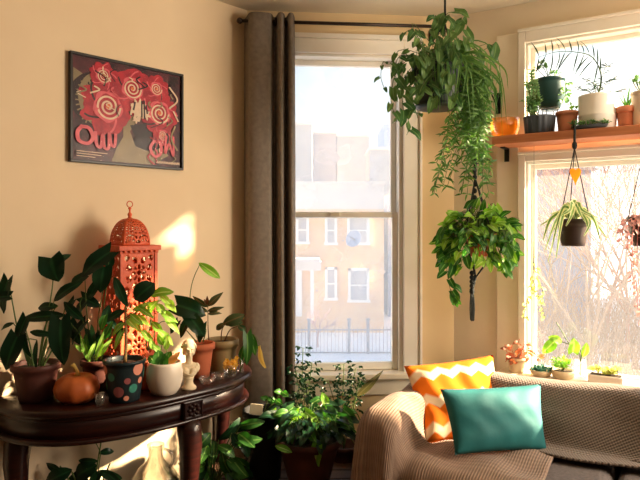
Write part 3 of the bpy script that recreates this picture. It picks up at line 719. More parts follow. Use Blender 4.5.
# throws
m_thr1 = KNIT('beige_ribbed_knit', c(122, 99, 84), c(156, 130, 111), 640, 120, .7)
m_thr2 = KNIT('taupe_diagonal_knit', c(82, 72, 65), c(140, 123, 109), 560, 560, .7, diag=.55)
pr = evenly([V(p) for p in [(-.050, .06, 0), (-.035, .30, 0), (-.012, .52, 0), (-.004, .64, 0), (.02, .694, 0), (.06, .702, 0), (.105, .696, 0), (.138, .66, 0), (.150, .59, 0), (.18, .53, 0), (.24, .522, 0), (.42, .521, 0), (.60, .521, 0), (.66, .523, 0)]], 110)
nP = evenly([V(p) for p in [(.36, 0, 0), (.6, 0, 0), (.9, 0, 0), (1.03, .004, 0), (1.085, .03, 0), (1.105, .10, 0), (1.118, .22, 0), (1.128, .36, 0), (1.135, .48, 0)]], 46)
def thr1(u, v):
    i = min(int(u * 110), 109); p = pr[i].lerp(pr[i + 1], u * 110 - i); j = min(int(v * 46), 45); q = nP[j].lerp(nP[j + 1], v * 46 - j)
    s, z, n = p.x, p.y, q.x
    drop = q.y; zz = max(.05, z - drop * (1 if z > .3 else .3)); side = max(0, (.62 - z) / .5) if s < .0 else 0
    fr = min(1, drop / .2)
    kk = max(0, min(1, (s - .125) / .04)); n = n * (1 - kk) + kk * (n if n > 1.0 else .645 + (n - .36) * .355 / .64)
    s -= side * (.014 + .016 * math.sin(n * 21 + 1)); s -= .03 * fr * (1 if s < .03 else 0) * drop
    n += fr * (.012 * math.sin(s * 55 + 1) + .010) ; zz += .004 * math.sin(s * 31 + n * 13) * (1 - fr) + .005 * math.sin(n * 24 - s * 18) * (1 - fr)
    if s > .5: n += .02 * math.sin(n * 9)
    return WR(s + .012 * math.sin(n * 8) * max(0, u - .8) * 5, n, zz + .004)
b = MB(); b.grid(thr1, 110, 46, (1.35, 1.2)); t1 = solid(b.build('knitted_throw', m_thr1), .009, 1)
tag(t1, 'beige ribbed knitted throw draped over the sofa arm and the seat below the orange cushion', 'throw blanket')
p2 = evenly([V(p) for p in [(.285, .42, 0), (.283, .58, 0), (.290, .66, 0), (.325, .715, 0), (.37, .738, 0), (.43, .748, 0), (.485, .738, 0), (.520, .69, 0), (.560, .62, 0), (.598, .55, 0), (.62, .528, 0), (.66, .523, 0), (.70, .522, 0)]], 60)
def thr2(u, v):
    s = .125 + 1.20 * v; i = min(int(u * 60), 59); p = p2[i].lerp(p2[i + 1], u * 60 - i); n, z = p.x, p.y
    f = max(0, min(1, (z - .52) / .1))
    n += f * (.008 * math.sin(s * 9 + z * 14) + .005 * math.sin(s * 21)); z += .008 * math.sin(s * 7 + 1) * (1 if z > .66 else .3)
    if u > .93: n += .02 * math.sin(s * 11)
    if .96 < s < 1.16: n += .035 * f * math.sin((s - .96) / .2 * PI) ** 2
    return WR(s, n + .004, z + .006)
b = MB(); b.grid(thr2, 60, 80, (.75, 1.22)); t2 = solid(b.build('knitted_throw', m_thr2), .009, 1)
tag(t2, 'dark taupe diagonal knit throw covering the sofa backrest behind the teal cushion', 'throw blanket')

# cushions given by their four corners
def cushion_mesh(TL, TR, BR, BL, T, wr=.006, seed=0):
    b = MB(); nn = ((TR - TL).cross(BL - TL)).normalized()
    if nn.y > 0: nn = -nn
    def f(sgn):
        def g(u, v):
            x, y = 2 * u - 1, 2 * v - 1
            pin = .05; uu = .5 + x / 2 * (1 - pin * (1 - y * y) * abs(x)); vv = .5 + y / 2 * (1 - pin * (1 - x * x) * abs(y))
            P = (TL * (1 - uu) + TR * uu) * (1 - vv) + (BL * (1 - uu) + BR * uu) * vv
            k = ((1 - abs(x) ** 2.6) * (1 - abs(y) ** 2.6)) ** .55
            return P + nn * sgn * (T * k + wr * k * math.sin(9 * u + 7 * v + seed) * math.sin(5 * u - 11 * v) + wr * .6 * k * math.sin(26 * u + 3 * math.sin(6 * v) + seed))
        return g
    b.grid(f(1), 30, 26); b.grid(f(-1), 30, 26)
    bmesh.ops.remove_doubles(b.bm, verts=b.bm.verts, dist=.0006)
    return b
def zigzag_mat():
    m, nt, out = newmat('orange_zigzag_print'); L = nt.links
    uv = N(nt, 'ShaderNodeUVMap'); sp = N(nt, 'ShaderNodeSeparateXYZ'); L.new(uv.outputs[0], sp.inputs[0])
    a = N(nt, 'ShaderNodeMath', operation='MULTIPLY'); L.new(sp.outputs[0], a.inputs[0]); a.inputs[1].default_value = 4.6
    pp = N(nt, 'ShaderNodeMath', operation='PINGPONG'); L.new(a.outputs[0], pp.inputs[0]); pp.inputs[1].default_value = .5
    d = N(nt, 'ShaderNodeMath', operation='MULTIPLY_ADD'); L.new(pp.outputs[0], d.inputs[0]); d.inputs[1].default_value = .48
    e_ = N(nt, 'ShaderNodeMath', operation='MULTIPLY_ADD'); L.new(sp.outputs[1], e_.inputs[0]); e_.inputs[1].default_value = 2.9; e_.inputs[2].default_value = .12; L.new(e_.outputs[0], d.inputs[2])
    fr = N(nt, 'ShaderNodeMath', operation='FRACT'); L.new(d.outputs[0], fr.inputs[0])
    r = N(nt, 'ShaderNodeValToRGB'); L.new(fr.outputs[0], r.inputs[0]); r.color_ramp.interpolation = 'LINEAR'
    e2 = r.color_ramp.elements; e2[0].position = .0; e2[0].color = c(228, 114, 28); e2[1].position = .56; e2[1].color = c(228, 114, 28)
    for pos, cc in ((.66, c(240, 214, 180)), (.92, c(240, 214, 180)), (.98, c(228, 114, 28))):
        q = e2.new(pos); q.color = cc
    b = N(nt, 'ShaderNodeBsdfPrincipled', Roughness=.9); b.inputs['Specular IOR Level'].default_value = .1
    L.new(r.outputs[0], b.inputs['Base Color']); L.new(b.outputs[0], out.inputs[0])
    return m
b = cushion_mesh(at(404, 366, 2.69), at(493, 355, 2.79), at(507, 440, 2.58), at(426, 444, 2.48), .058, seed=1)
tag(b.build('throw_cushion', zigzag_mat()), 'orange cushion with white zigzag bands leaning in the corner of the sofa', 'cushion')
m_teal = M('teal_velvet', c(24, 108, 110), c(20, 96, 98), rough=.7, scale=8, bump=.25, bscale=14)
b = cushion_mesh(at(440, 389, 2.40), at(541, 384, 2.53), at(547, 450, 2.41), at(455, 455, 2.29), .055, .0035, seed=3)
tag(b.build('throw_cushion', m_teal), 'plain teal cushion propped in front of the orange zigzag one', 'cushion')
# ------------------------------------------------------------------ plant materials
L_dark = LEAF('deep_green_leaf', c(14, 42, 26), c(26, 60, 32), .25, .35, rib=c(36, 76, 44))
L_mid = LEAF('mid_green_leaf', c(38, 88, 36), c(70, 124, 46), .38, .4, rib=c(120, 165, 84))
L_light = LEAF('light_green_leaf', c(98, 158, 52), c(150, 190, 78), .45, .45, rib=c(180, 205, 120))
L_red = LEAF('reddish_young_leaf', c(110, 70, 50), c(92, 88, 56), .35, .4, rib=c(130, 80, 60))
L_var = LEAF('striped_strap_leaf', c(96, 134, 72), c(124, 160, 90), .4, .45, edge=c(222, 226, 176))
L_strap = LEAF('green_strap_leaf', c(56, 112, 48), c(92, 146, 62), .4, .4)
L_pink = LEAF('pink_purple_leaf', c(190, 136, 134), c(146, 116, 104), .5, .5)
L_yell = LEAF('yellow_green_leaf', c(186, 196, 116), c(212, 208, 138), .5, .5)
L_gold = LEAF('withered_yellow_leaf', c(224, 190, 100), c(232, 206, 130), .45, .6)
L_cop = LEAF('copper_leaf', c(190, 112, 84), c(150, 100, 70), .45, .5)
L_fern = LEAF('fine_fern_leaf', c(56, 98, 46), c(108, 148, 72), .4, .5)
L_suc = LEAF('succulent_leaf', c(88, 136, 84), c(120, 160, 96), .25, .4)
m_stem = M('green_stem', c(92, 116, 56), c(76, 98, 48), rough=.6)
m_bstem = M('brown_stem', c(112, 78, 48), c(92, 62, 38), rough=.7)
m_soil = M('potting_soil', c(44, 32, 24), c(62, 46, 34), rough=1, scale=80, bump=.6, bscale=120)
m_terra = M('terracotta', c(190, 104, 70), c(172, 90, 60), rough=.85, scale=9, bump=.1, bscale=40)
m_lterra = M('hazed_terracotta', c(218, 146, 112), c(204, 130, 98), rough=.85, scale=9)  # terracotta lightened to carry the window haze over the shelf
L_olive = LEAF('olive_brown_leaf', c(74, 72, 44), c(86, 84, 50), .3, .5, rib=c(110, 104, 70))
m_dterra = M('dark_terracotta', c(84, 42, 32), c(66, 34, 27), rough=.6, scale=9)
m_white = M('white_ceramic', c(226, 216, 200), c(218, 206, 190), rough=.35, scale=6)
m_cream_p = M('cream_glaze', c(216, 196, 158), c(204, 184, 146), rough=.4, scale=8)
m_olive = M('olive_beige_ceramic', c(146, 124, 84), c(130, 110, 74), rough=.5, scale=8)
m_tealpot = M('dark_teal_plastic', c(44, 86, 86), c(38, 76, 78), rough=.45, scale=5)
m_fluted = M('charcoal_ceramic', c(82, 88, 96), c(70, 76, 84), rough=.6, scale=5)
m_blackp = M('black_plastic', c(20, 20, 20), rough=.7, spec=.2)
m_brownp = M('dark_brown_plastic', c(62, 46, 40), c(52, 38, 34), rough=.5, scale=5)
m_greenp = M('dark_green_plastic', c(24, 42, 36), c(20, 34, 30), rough=.5, scale=5)

def pot(parent, cen, rt, rb, h, mat, rim=.006, rimh=.022, segs=28, belly=0.0, soil=True, soilz=.88, name='pot'):
    prof = [(rb * .92, 0), (rb, .003)]
    for i in range(1, 7):
        u = i / 6; prof.append((rb + (rt - rb) * u + belly * math.sin(PI * u), h * u if u < 1 else h - rimh))
    prof += [(rt + rim, h - rimh), (rt + rim, h - .003), (rt + rim - .003, h), (rt - .004, h), (rt - .007, h - .004), (rt - .010 + (belly * .3), h * soilz - .006), (rb * .5, h * soilz - .008)]
    b = MB(); b.lathe(cen, prof, segs); o = b.build(name, mat, parent)
    if soil:
        b = MB(); k = soilz; r = rt + (rb - rt) * (1 - k) - .005
        b.lathe(cen, [(r, h * k - .004), (r * .95, h * k), (r * .5, h * k + .004), (.001, h * k + .006)], segs); b.build('soil', m_soil, parent)
    return o
def saucer(parent, cen, r, mat, h=.014):
    b = MB(); b.lathe(cen, [(r * .8, 0), (r, h), (r - .003, h), (r * .78, .005), (.001, .005)], 28); return b.build('saucer', mat, parent)
def hint_(k=.45):
    return V((rnd.uniform(-k, k), -1, .35 + rnd.uniform(-k, k)))
def leaves_px(mb, lst, d, shape='heart', dj=.04, curve=.1, fold=.22, hk=.45):
    for q in lst:
        bx, by, tx, ty, wd = q[:5]; dd = d + (q[5] if len(q) > 5 else rnd.uniform(-dj, dj)); s = q[6] if len(q) > 6 else shape
        mb.leaf(at(bx, by, dd), at(tx, ty, dd + rnd.uniform(-dj, dj)), wd * dd / F, s, hint_(hk), curve, fold)
def stem_px(mb, pts, d, r=.0025, n=12, d1=None, taper=.5):
    m = len(pts) - 1
    P3 = [at(x, y, d + ((d1 or d) - d) * i / m) for i, (x, y) in enumerate(pts)]
    P3 = smooth(P3, n); mb.tube(P3, [r * (1 - (1 - taper) * i / n) for i in range(n + 1)], 6)
    return P3
def vine(st, lf, pts, n, size, shape='heart', r=.0016, droop=.5, rg=rnd, start=.08, hk=.6, petiole=.25):
    P3 = smooth(pts, 20); st.tube(P3, r, 5)
    for i in range(n):
        u = start + (1 - start) * (i + .5) / n; k = min(int(u * 20), 19); p = P3[k].lerp(P3[k + 1], u * 20 - k)
        sz = size * rg.uniform(.65, 1.15); a = rg.uniform(0, 2 * PI)
        d = V((math.cos(a), math.sin(a) * .8 - .25, rg.uniform(-.9, .35) - droop * .4)).normalized()
        q = p + d * sz * petiole; st.tube([p, q], r * .6, 4)
        d2 = (d + V((0, -.15, -droop))).normalized()
        lf.leaf(q, q + d2 * sz, sz * (.78 if shape in ('heart', 'round') else .45 if shape == 'oval' else .22), shape, V((rg.uniform(-hk, hk), -1, .5 + rg.uniform(-hk, hk))), .1, .22, rows=6)
def rosette(lf, cen, n, r, size, shape='oval', up=.6, rg=rnd, wd=.45):
    for i in range(n):
        a = rg.uniform(0, 2 * PI); q = rg.uniform(.1, 1); d = V((math.cos(a) * q, math.sin(a) * q, up * (1.2 - q))).normalized()
        p = V(cen) + V((math.cos(a), math.sin(a), 0)) * r * q; s = size * rg.uniform(.6, 1.1)
        lf.leaf(p, p + d * s, s * wd, shape, V((rg.uniform(-.4, .4), -.6, 1)), .12, .3, rows=5)
def ondepth(px, d, z): return V(((px - CX) / F * d, d, z))

# =================================================================== on the console table
TT = TZ + .0005
# A: philodendron in dark terracotta at the far end
d = 2.27; cn = ondepth(36, d, TT)
A = thing('potted_philodendron', 'dark leaved philodendron in a dark terracotta pot at the wall end of the console table', 'potted plant', cn)
pot(A, cn, .082, .060, .140, m_dterra); st, lf = MB(), MB()
for pts in ([(30, 370), (26, 350), (22, 335), (17, 337)], [(34, 370), (30, 345), (26, 330), (26, 318)], [(38, 370), (45, 330), (52, 290), (54, 262)], [(38, 370), (44, 330), (54, 310), (58, 306)],
            [(40, 370), (50, 345), (60, 325), (63, 317)], [(40, 370), (46, 340), (60, 322), (62, 322)], [(34, 370), (22, 345), (18, 330), (13, 323)], [(36, 370), (28, 355), (23, 344), (28, 339), (37, 340)], [(30, 370), (18, 330), (12, 300), (9, 281)], [(42, 368), (52, 350), (60, 330), (66, 303)], [(40, 368), (46, 345), (50, 320), (54, 301)]):
    stem_px(st, pts, d, .0035)
leaves_px(lf, [(51, 258, 58, 282, 34, -.02), (56, 263, 71, 254, 10), (8, 280, 2, 314, 17), (58, 306, 37, 308, 9, 0, 'oval'), (65, 315, 16, 320, 11, 0, 'lance'), (54, 301, 81, 281, 11, .02, 'oval'), (64, 302, 83, 320, 10, 0, 'oval'),
               (14, 323, 0, 330, 5, 0, 'lance'), (17, 337, 5, 371, 25, -.03), (26, 318, 18, 345, 15), (30, 332, 57, 335, 7, 0, 'lance'), (61, 320, 63, 366, 28, -.04), (10, 296, -10, 300, 14), (24, 336, 30, 358, 9)], d, dj=.02, hk=.3)
leaves_px(lf, [(37, 340, 36, 373, 5, -.05, 'lance')], d)
st.build('stems', m_stem, A); lf.build('leaves', L_dark, A)
# B: broad dark plant behind the squash
d = 2.41; cn = ondepth(98, d, TT)
B = thing('potted_philodendron', 'dense dark green plant in a brown pot standing right behind the orange squash', 'potted plant', cn)
pot(B, cn, .062, .048, .125, m_dterra); st, lf = MB(), MB()
for pts in ([(97, 362), (100, 330), (106, 290), (109, 256)], [(97, 362), (98, 320), (103, 290), (104, 268)], [(94, 362), (88, 325), (86, 300), (85, 280)], [(94, 362), (84, 325), (80, 305), (82, 298)], [(100, 362), (110, 335), (112, 320), (109, 306)], [(92, 362), (80, 335), (72, 325), (68, 318)], [(100, 362), (108, 340), (118, 325), (122, 322)]):
    stem_px(st, pts, d, .003)
leaves_px(lf, [(110, 252, 80, 277, 23), (106, 252, 111, 268, 12, 0, 'oval'), (104, 267, 100, 293, 24), (85, 276, 69, 289, 14), (82, 297, 101, 307, 15), (109, 305, 104, 326, 9, 0, 'oval'), (88, 300, 76, 316, 10, 0, 'oval'), (96, 285, 88, 300, 12),
               (70, 322, 80, 345, 15), (85, 322, 70, 345, 13), (90, 330, 98, 352, 14), (100, 335, 92, 356, 12), (106, 318, 118, 330, 10), (74, 300, 66, 316, 9)], d, dj=.03, hk=.35)
lf.build('leaves', L_dark, B); lf = MB()
leaves_px(lf, [(104, 340, 112, 322, 7, -.03, 'oval'), (95, 340, 86, 362, 6, -.03, 'lance'), (101, 330, 108, 308, 8, -.04, 'lance'), (88, 350, 86, 330, 6, -.04, 'lance')], d)
lf.build('leaves', L_mid, B); lf = MB()
leaves_px(lf, [(90, 362, 80, 336, 6, -.05, 'lance'), (96, 360, 104, 330, 6, -.05, 'lance'), (88, 360, 96, 340, 5, -.06, 'lance'), (100, 356, 112, 338, 6, -.05, 'lance'), (84, 352, 74, 344, 5, -.05, 'lance')], d)
lf.build('sunlit_leaves', L_light, B); st.build('stems', m_stem, B)  # paler green puts the yellow sunlight into these leaves
# orange squash
d = 2.25; cn = ondepth(77, d, TT)
sq = thing('squash', 'plump orange squash resting between the plant pots on the console table', 'squash', cn)
m_sq = M('orange_squash_skin', c(190, 100, 46), c(160, 78, 34), rough=.45, scale=8)
b = MB(); segs = 36; prof = [(.02, .004), (.05, .002), (.072, .022), (.079, .050), (.070, .080), (.048, .098), (.022, .100), (.012, .094)]
rings = [[b.bm.verts.new(cn + V((r * (1 + .06 * abs(math.cos(4.5 * 2 * PI * k / segs))) * math.cos(2 * PI * k / segs), r * (1 + .06 * abs(math.cos(4.5 * 2 * PI * k / segs))) * math.sin(2 * PI * k / segs), z))) for k in range(segs)] for r, z in prof]
for A_, B_ in zip(rings, rings[1:]):
    for k in range(segs): b.face([A_[k], A_[(k + 1) % segs], B_[(k + 1) % segs], B_[k]])
b.face(rings[0][::-1]); b.face(rings[-1]); b.build('body', m_sq, sq)
b = MB(); b.tube([cn + V((0, 0, .092)), cn + V((.002, 0, .11)), cn + V((-.006, -.004, .128)), cn + V((-.016, -.006, .140))], [.012, .008, .007, .009], 8); b.build('stem', M('dry_squash_stem', c(206, 170, 90), rough=.8), sq)
# little glass
d = 2.20; cn = ondepth(100, d, TT); m_gl = GLASS('clear_glass', gl=.10, diff=.05)
gg = thing('shot_glass', 'tiny clear glass tumbler standing in front of the squash and the painted pot', 'glass', cn)
b = MB(); b.lathe(cn, [(.014, 0), (.0185, .045), (.017, .045), (.013, .008), (.001, .008)], 24); b.build('tumbler', m_gl, gg)
b = MB(); b.lathe(cn, [(.0125, .0085), (.0145, .026), (.001, .026)], 20, capb=True); b.build('water', GLASS('murky_water', (.75, .8, .72, 1), .08, .25, (.8, .85, .75, 1)), gg)
# C: painted pot with cane plant
d = 2.27; cn = ondepth(124.5, d, TT)
Cc = thing('potted_cane_plant', 'slim cane plant in a dark teal pot painted with pink and green circles', 'potted plant', cn)
po = pot(Cc, cn, .076, .056, .155, M('dark_teal_paint', c(24, 42, 46), c(18, 32, 36), rough=.45, scale=6), rim=.003, rimh=.012)
mats = [M('paint_salmon', c(214, 140, 116), rough=.5), M('paint_green', c(54, 130, 112), rough=.5), M('paint_rose', c(150, 84, 84), rough=.5)]
def spot(ang, z, r, mi):
    b = MB(); rr = .056 + .02 * z / .155 + .0015; f = []
    for k in range(16):
        a = ang + r * math.cos(2 * PI * k / 16) / rr; zz = z + r * math.sin(2 * PI * k / 16); q = .056 + .02 * zz / .155 + .0016; f.append(b.bm.verts.new(cn + V((q * math.cos(a), q * math.sin(a), zz))))
    cv = b.bm.verts.new(cn + V((rr * 1.004 * math.cos(ang), rr * 1.004 * math.sin(ang), z)))
    for k in range(16): b.face([cv, f[k], f[(k + 1) % 16]])
    b.build('painted_circle', mats[mi], po, fix=False)
for ang, z, r, mi in ((-.5, .125, .024, 0), (-.75, .055, .017, 1), (-1.15, .020, .010, 0), (-1.6, .045, .020, 2), (-2.5, .125, .020, 0), (-2.0, .10, .016, 1), (-.3, .08, .012, 0), (-2.7, .06, .018, 1), (-1.1, .085, .012, 2), (.3, .10, .02, 1), (1.2, .07, .02, 0), (2.4, .08, .02, 2)): spot(ang, z, r, mi)
st, lf, lf2 = MB(), MB(), MB()
stem_px(st, [(125, 362), (126, 340), (125.5, 318), (126, 300)], d, .0075, 16, taper=.75); st.build('cane', M('pale_cane', c(190, 150, 92), c(150, 110, 66), rough=.6, scale=40), Cc)
st = MB()
for pts in ([(126, 312), (134, 302), (137, 298)], [(126, 318), (140, 306), (152, 297)], [(126, 310), (130, 300), (127, 300)], [(126, 318), (132, 314), (137, 312)], [(126, 320), (142, 310), (160, 312)]): stem_px(st, pts, d - .01, .002)
leaves_px(lf, [(135, 300, 154, 283, 19, -.02, 'round'), (127, 306, 114, 277, 10, -.03, 'oval'), (125, 310, 106, 322, 8, 0, 'lance'), (122, 320, 118, 342, 7, 0, 'lance')], d, dj=.01, hk=.2)
leaves_px(lf2, [(150, 296, 173, 291, 11, 0, 'oval'), (136, 310, 150, 302, 8), (126, 318, 138, 330, 7, 0, 'lance'), (125, 322, 112, 336, 7, 0, 'lance'), (130, 314, 144, 326, 7, -.03, 'lance'), (140, 308, 154, 318, 8), (124, 328, 114, 350, 6, 0, 'lance')], d, dj=.03)
st.build('stems', m_stem, Cc); lf.build('leaves', L_dark, Cc); lf2.build('leaves', L_light, Cc)
# D: small terracotta pot in front of the lantern with bright trailing leaves
d = 2.42; cn = ondepth(147, d, TT)
Dd = thing('potted_seedling', 'bright green arching plant in a small terracotta pot in front of the orange lantern', 'potted plant', cn)
pot(Dd, cn, .030, .023, .120, m_terra, rim=.004, rimh=.018); st, lf = MB(), MB()
for pts in ([(148, 350), (150, 325), (158, 312), (172, 318)], [(147, 350), (143, 325), (136, 315), (133, 320)], [(149, 350), (158, 325), (168, 322), (178, 332)], [(148, 350), (152, 310), (162, 300), (170, 303)], [(147, 350), (146, 320), (150, 306), (158, 303)]): stem_px(st, pts, d, .0022)
leaves_px(lf, [(160, 310, 178, 323, 8), (158, 330, 174, 346, 8), (165, 318, 180, 334, 7), (148, 312, 158, 300, 9), (136, 315, 150, 326, 7), (133, 318, 142, 334, 7), (152, 322, 164, 334, 8), (166, 300, 176, 312, 9), (142, 330, 154, 344, 7), (156, 304, 166, 314, 8), (170, 304, 158, 292, 7)], d - .02, 'lance', dj=.03)
st.build('stems', m_stem, Dd); lf.build('leaves', L_light, Dd)
# E: white bowl with succulent leaves
d = 2.355; cn = ondepth(164.5, d, TT)
Ee = thing('potted_cutting', 'leafy cuttings in a round white bowl planter beside the plaster bust', 'potted plant', cn)
b = MB(); b.lathe(cn, [(.040, 0), (.046, .003), (.060, .022), (.070, .055), (.071, .085), (.066, .115), (.063, .126), (.059, .126), (.060, .110), (.055, .100), (.001, .100)], 36); b.build('bowl', m_white, Ee)
b = MB(); b.lathe(cn, [(.0585, .102), (.05, .106), (.001, .110)], 28); b.build('soil', m_soil, Ee)
st, lf, lf2 = MB(), MB(), MB()
for pts in ([(162, 366), (161, 350), (164, 340)], [(160, 366), (155, 352), (154, 344)], [(166, 366), (167, 348), (168, 338)]): stem_px(st, pts, d, .002)
leaves_px(lf, [(158, 366, 149, 356, 10), (160, 368, 158, 350, 12), (166, 367, 170, 351, 11), (156, 368, 148, 366, 9), (163, 368, 164, 354, 12), (168, 366, 173, 356, 9)], d - .01, 'round', .02)
leaves_px(lf2, [(164, 345, 157, 334, 7), (164, 345, 168, 332, 7), (154, 350, 150, 338, 6), (166, 350, 167, 336, 6), (160, 352, 152, 344, 6)], d - .01, 'lance', .02)
st.build('stems', m_stem, Ee); lf.build('leaves', L_mid, Ee); lf2.build('leaves', L_light, Ee)
lf = MB(); leaves_px(lf, [(167, 370, 179, 352, 8, 0, 'oval'), (164, 370, 175, 364, 7, -.01, 'oval')], d - .015, dj=.005); lf.build('leaves', LEAF('dry_tan_leaf', c(214, 150, 92), c(222, 166, 104), .3, .6), Ee)
# plaster bust
d = 2.425; cn = ondepth(189, d, TT)
bu = thing('plaster_bust', 'small cream plaster bust of a draped head and shoulders beside the white bowl planter', 'statuette', cn)
def HP(x, y, z): return cn + Matrix.Rotation(math.radians(18), 3, 'Z') @ V((x, y, z))
m_plas = M('cream_plaster', c(232, 214, 180), c(224, 204, 168), rough=.7, scale=10)
b = MB(); b.lathe(cn, [(.029, 0), (.030, .006), (.026, .012), (.019, .018), (.016, .030), (.018, .042), (.021, .048), (.001, .050)], 28); b.build('socle', m_plas, bu)
b = MB(); Ry = Matrix.Rotation(math.radians(18), 3, 'Z')
b.ball(HP(0, 0, .073), (.034, .022, .030), 16, 12, Ry); b.ball(HP(0, .001, .090), (.041, .019, .018), 16, 10, Ry); b.ball(HP(-.030, 0, .084), (.014, .016, .020), 12, 8, Ry); b.ball(HP(.030, 0, .084), (.014, .016, .020), 12, 8, Ry)
b.ball(HP(-.014, -.016, .076), (.014, .012, .014), 12, 8, Ry); b.ball(HP(.014, -.016, .076), (.014, .012, .014), 12, 8, Ry); b.ball(HP(0, 0, .055), (.020, .017, .016), 12, 8, Ry)
b.tube([HP(0, .002, .095), HP(0, .001, .115), HP(0, -.002, .135)], [.017, .0135, .014], 12)
b.ball(HP(0, .002, .162), (.0245, .028, .030), 16, 12, Ry); b.ball(HP(0, -.008, .150), (.0195, .020, .024), 16, 12, Ry); b.ball(HP(0, -.020, .134), (.009, .008, .007), 10, 8, Ry)
b.ball(HP(0, -.0275, .1555), (.0040, .0045, .0095), 8, 8, Ry); b.ball(HP(0, -.030, .149), (.0050, .0045, .0035), 8, 8, Ry)
for sx in (-1, 1):
    b.ball(HP(sx * .0085, -.0245, .1645), (.0075, .0045, .0030), 8, 6, Ry); b.ball(HP(sx * .0085, -.0245, .1575), (.0040, .0030, .0026), 8, 6, Ry)
    b.ball(HP(sx * .0115, -.019, .147), (.0075, .007, .008), 8, 6, Ry); b.ball(HP(sx * .0235, .002, .155), (.003, .006, .009), 8, 6, Ry)
b.ball(HP(0, -.0265, .1415), (.0065, .0038, .0019), 8, 6, Ry); b.ball(HP(0, -.0260, .1382), (.0055, .0038, .0020), 8, 6, Ry)
o = b.build('head_and_shoulders', m_plas, bu); rm = o.modifiers.new('remesh', 'REMESH'); rm.mode = 'VOXEL'; rm.voxel_size = .0016; rm.use_smooth_shade = True
b = MB(); b.ball(HP(0, .008, .174), (.027, .028, .025), 16, 12, Ry); b.ball(HP(0, .032, .170), (.013, .012, .013), 12, 8, Ry)
for k in range(11):
    a = -.25 + PI * 1.08 * k / 10; b.ball(HP(.0265 * math.cos(a), .004 - .014 * math.sin(a), .169 + .016 * math.sin(a)), .0062, 8, 6)
for sx in (-1, 1): b.ball(HP(sx * .019, .014, .146), (.007, .009, .014), 8, 6, Ry)
o = b.build('hair', m_plas, bu); rm = o.modifiers.new('remesh', 'REMESH'); rm.mode = 'VOXEL'; rm.voxel_size = .0016; rm.use_smooth_shade = True
b = MB()
for k in range(4):
    b.tube(smooth([HP(-.038 + .006 * k, -.012, .094), HP(-.014 + .004 * k, -.026 - .001 * k, .068 - .002 * k), HP(.012, -.026, .060 + .004 * k), HP(.036 - .002 * k, -.012, .084 + .003 * k)], 12), .0035, 6)
b.build('drapery', m_plas, bu)
# H: terracotta pot with heart leaves and a long arching stem
d = 2.62; cn = ondepth(200.5, d, TT)
H = thing('potted_heartleaf', 'heart leaved plant with one tall arching leaf in the terracotta pot behind the bust', 'potted plant', cn)
pot(H, cn, .058, .038, .150, m_terra, rim=.005, rimh=.026); st, lf = MB(), MB()
for pts in ([(200, 342), (193, 318), (190, 298), (193, 280), (200, 264)], [(199, 342), (192, 325), (184, 312), (180, 308)], [(201, 342), (198, 330), (192, 322)], [(203, 342), (206, 330), (203, 326)], [(197, 342), (186, 330), (178, 322)]): stem_px(st, pts, d, .0028, taper=.6)
leaves_px(lf, [(177, 305, 206, 315, 27, -.02), (190, 317, 205, 337, 20, -.03), (203, 324, 199, 343, 10), (178, 321, 170, 334, 9), (188, 320, 180, 338, 11)], d, dj=.02, hk=.25)
lf.build('leaves', L_dark, H); lf = MB(); leaves_px(lf, [(199, 263, 220, 278, 9, -.02, 'oval')], d, dj=.02); lf.build('leaves', L_light, H); st.build('stems', m_stem, H)
# I: olive pot with a young rubber plant
d = 2.73; cn = ondepth(222, d, TT)
I_ = thing('potted_rubber_plant', 'young rubber plant with reddish top leaves in an olive beige pot on the table', 'potted plant', cn)
pot(I_, cn, .072, .055, .145, m_olive, rim=.004, rimh=.03); st, lf, lf2 = MB(), MB(), MB()
for pts in ([(209, 342), (208, 325), (208, 304)], [(221, 342), (222, 330), (226, 323)], [(224, 342), (230, 330), (238, 326)]): stem_px(st, pts, d, .003)
leaves_px(lf, [(208, 307, 192, 296, 6), (208, 306, 223, 292, 7), (208, 311, 224, 307, 5), (208, 314, 222, 313, 5), (208, 312, 196, 306, 4)], d, 'lance', .02)
leaves_px(lf2, [(208, 305, 207, 296, 4), (207, 305, 204, 299, 3)], d, 'lance', .01)
leaves_px(lf, [(223, 324, 244, 315, 11), (228, 325, 242, 322, 8), (224, 323, 216, 330, 6), (238, 326, 246, 330, 6)], d, 'oval', .03)
st.build('stems', m_bstem, I_); lf.build('leaves', LEAF('rubber_leaf', c(40, 78, 44), c(86, 84, 52), .25, .3, rib=c(120, 100, 70)), I_); lf2.build('leaves', L_red, I_)
# J: glass with yellow flowers, and K: leaf cutting leaning out of a slim vase
d = 2.62; cn = ondepth(230.5, d, TT)
J = thing('flower_glass', 'small glass holding yellow dried flowers at the curved end of the console table', 'vase', cn)
b = MB(); b.lathe(cn, [(.020, 0), (.027, .012), (.030, .035), (.028, .055), (.026, .055), (.027, .035), (.022, .010), (.001, .008)], 24); b.build('glass', m_gl, J)
b = MB(); m_yel = LEAF('yellow_petal', c(238, 190, 70), c(246, 214, 120), .4, .6)
for k in range(26):
    p = cn + V((rnd.uniform(-.026, .026), rnd.uniform(-.022, .02), .05 + rnd.uniform(-.01, .03)))
    for a in range(6):
        q = 2 * PI * a / 6; b.leaf(p, p + V((math.cos(q) * .011, -.004, math.sin(q) * .011)), .008, 'oval', V((0, -1, .3)), .1, .2, rows=3)
b.build('flowers', m_yel, J)
b = MB()
for k in range(7):
    p = cn + V((rnd.uniform(-.018, .018), rnd.uniform(-.015, .015), .05)); b.tube([cn + V((rnd.uniform(-.01, .01), 0, .010)), p], .001, 4)
b.build('stems', m_stem, J)
d = 2.70; cn = ondepth(240, d, TT)
K = thing('leaf_cutting', 'green cutting with a drooping withered yellow leaf in a slim bottle near the curtain', 'plant cutting', cn)
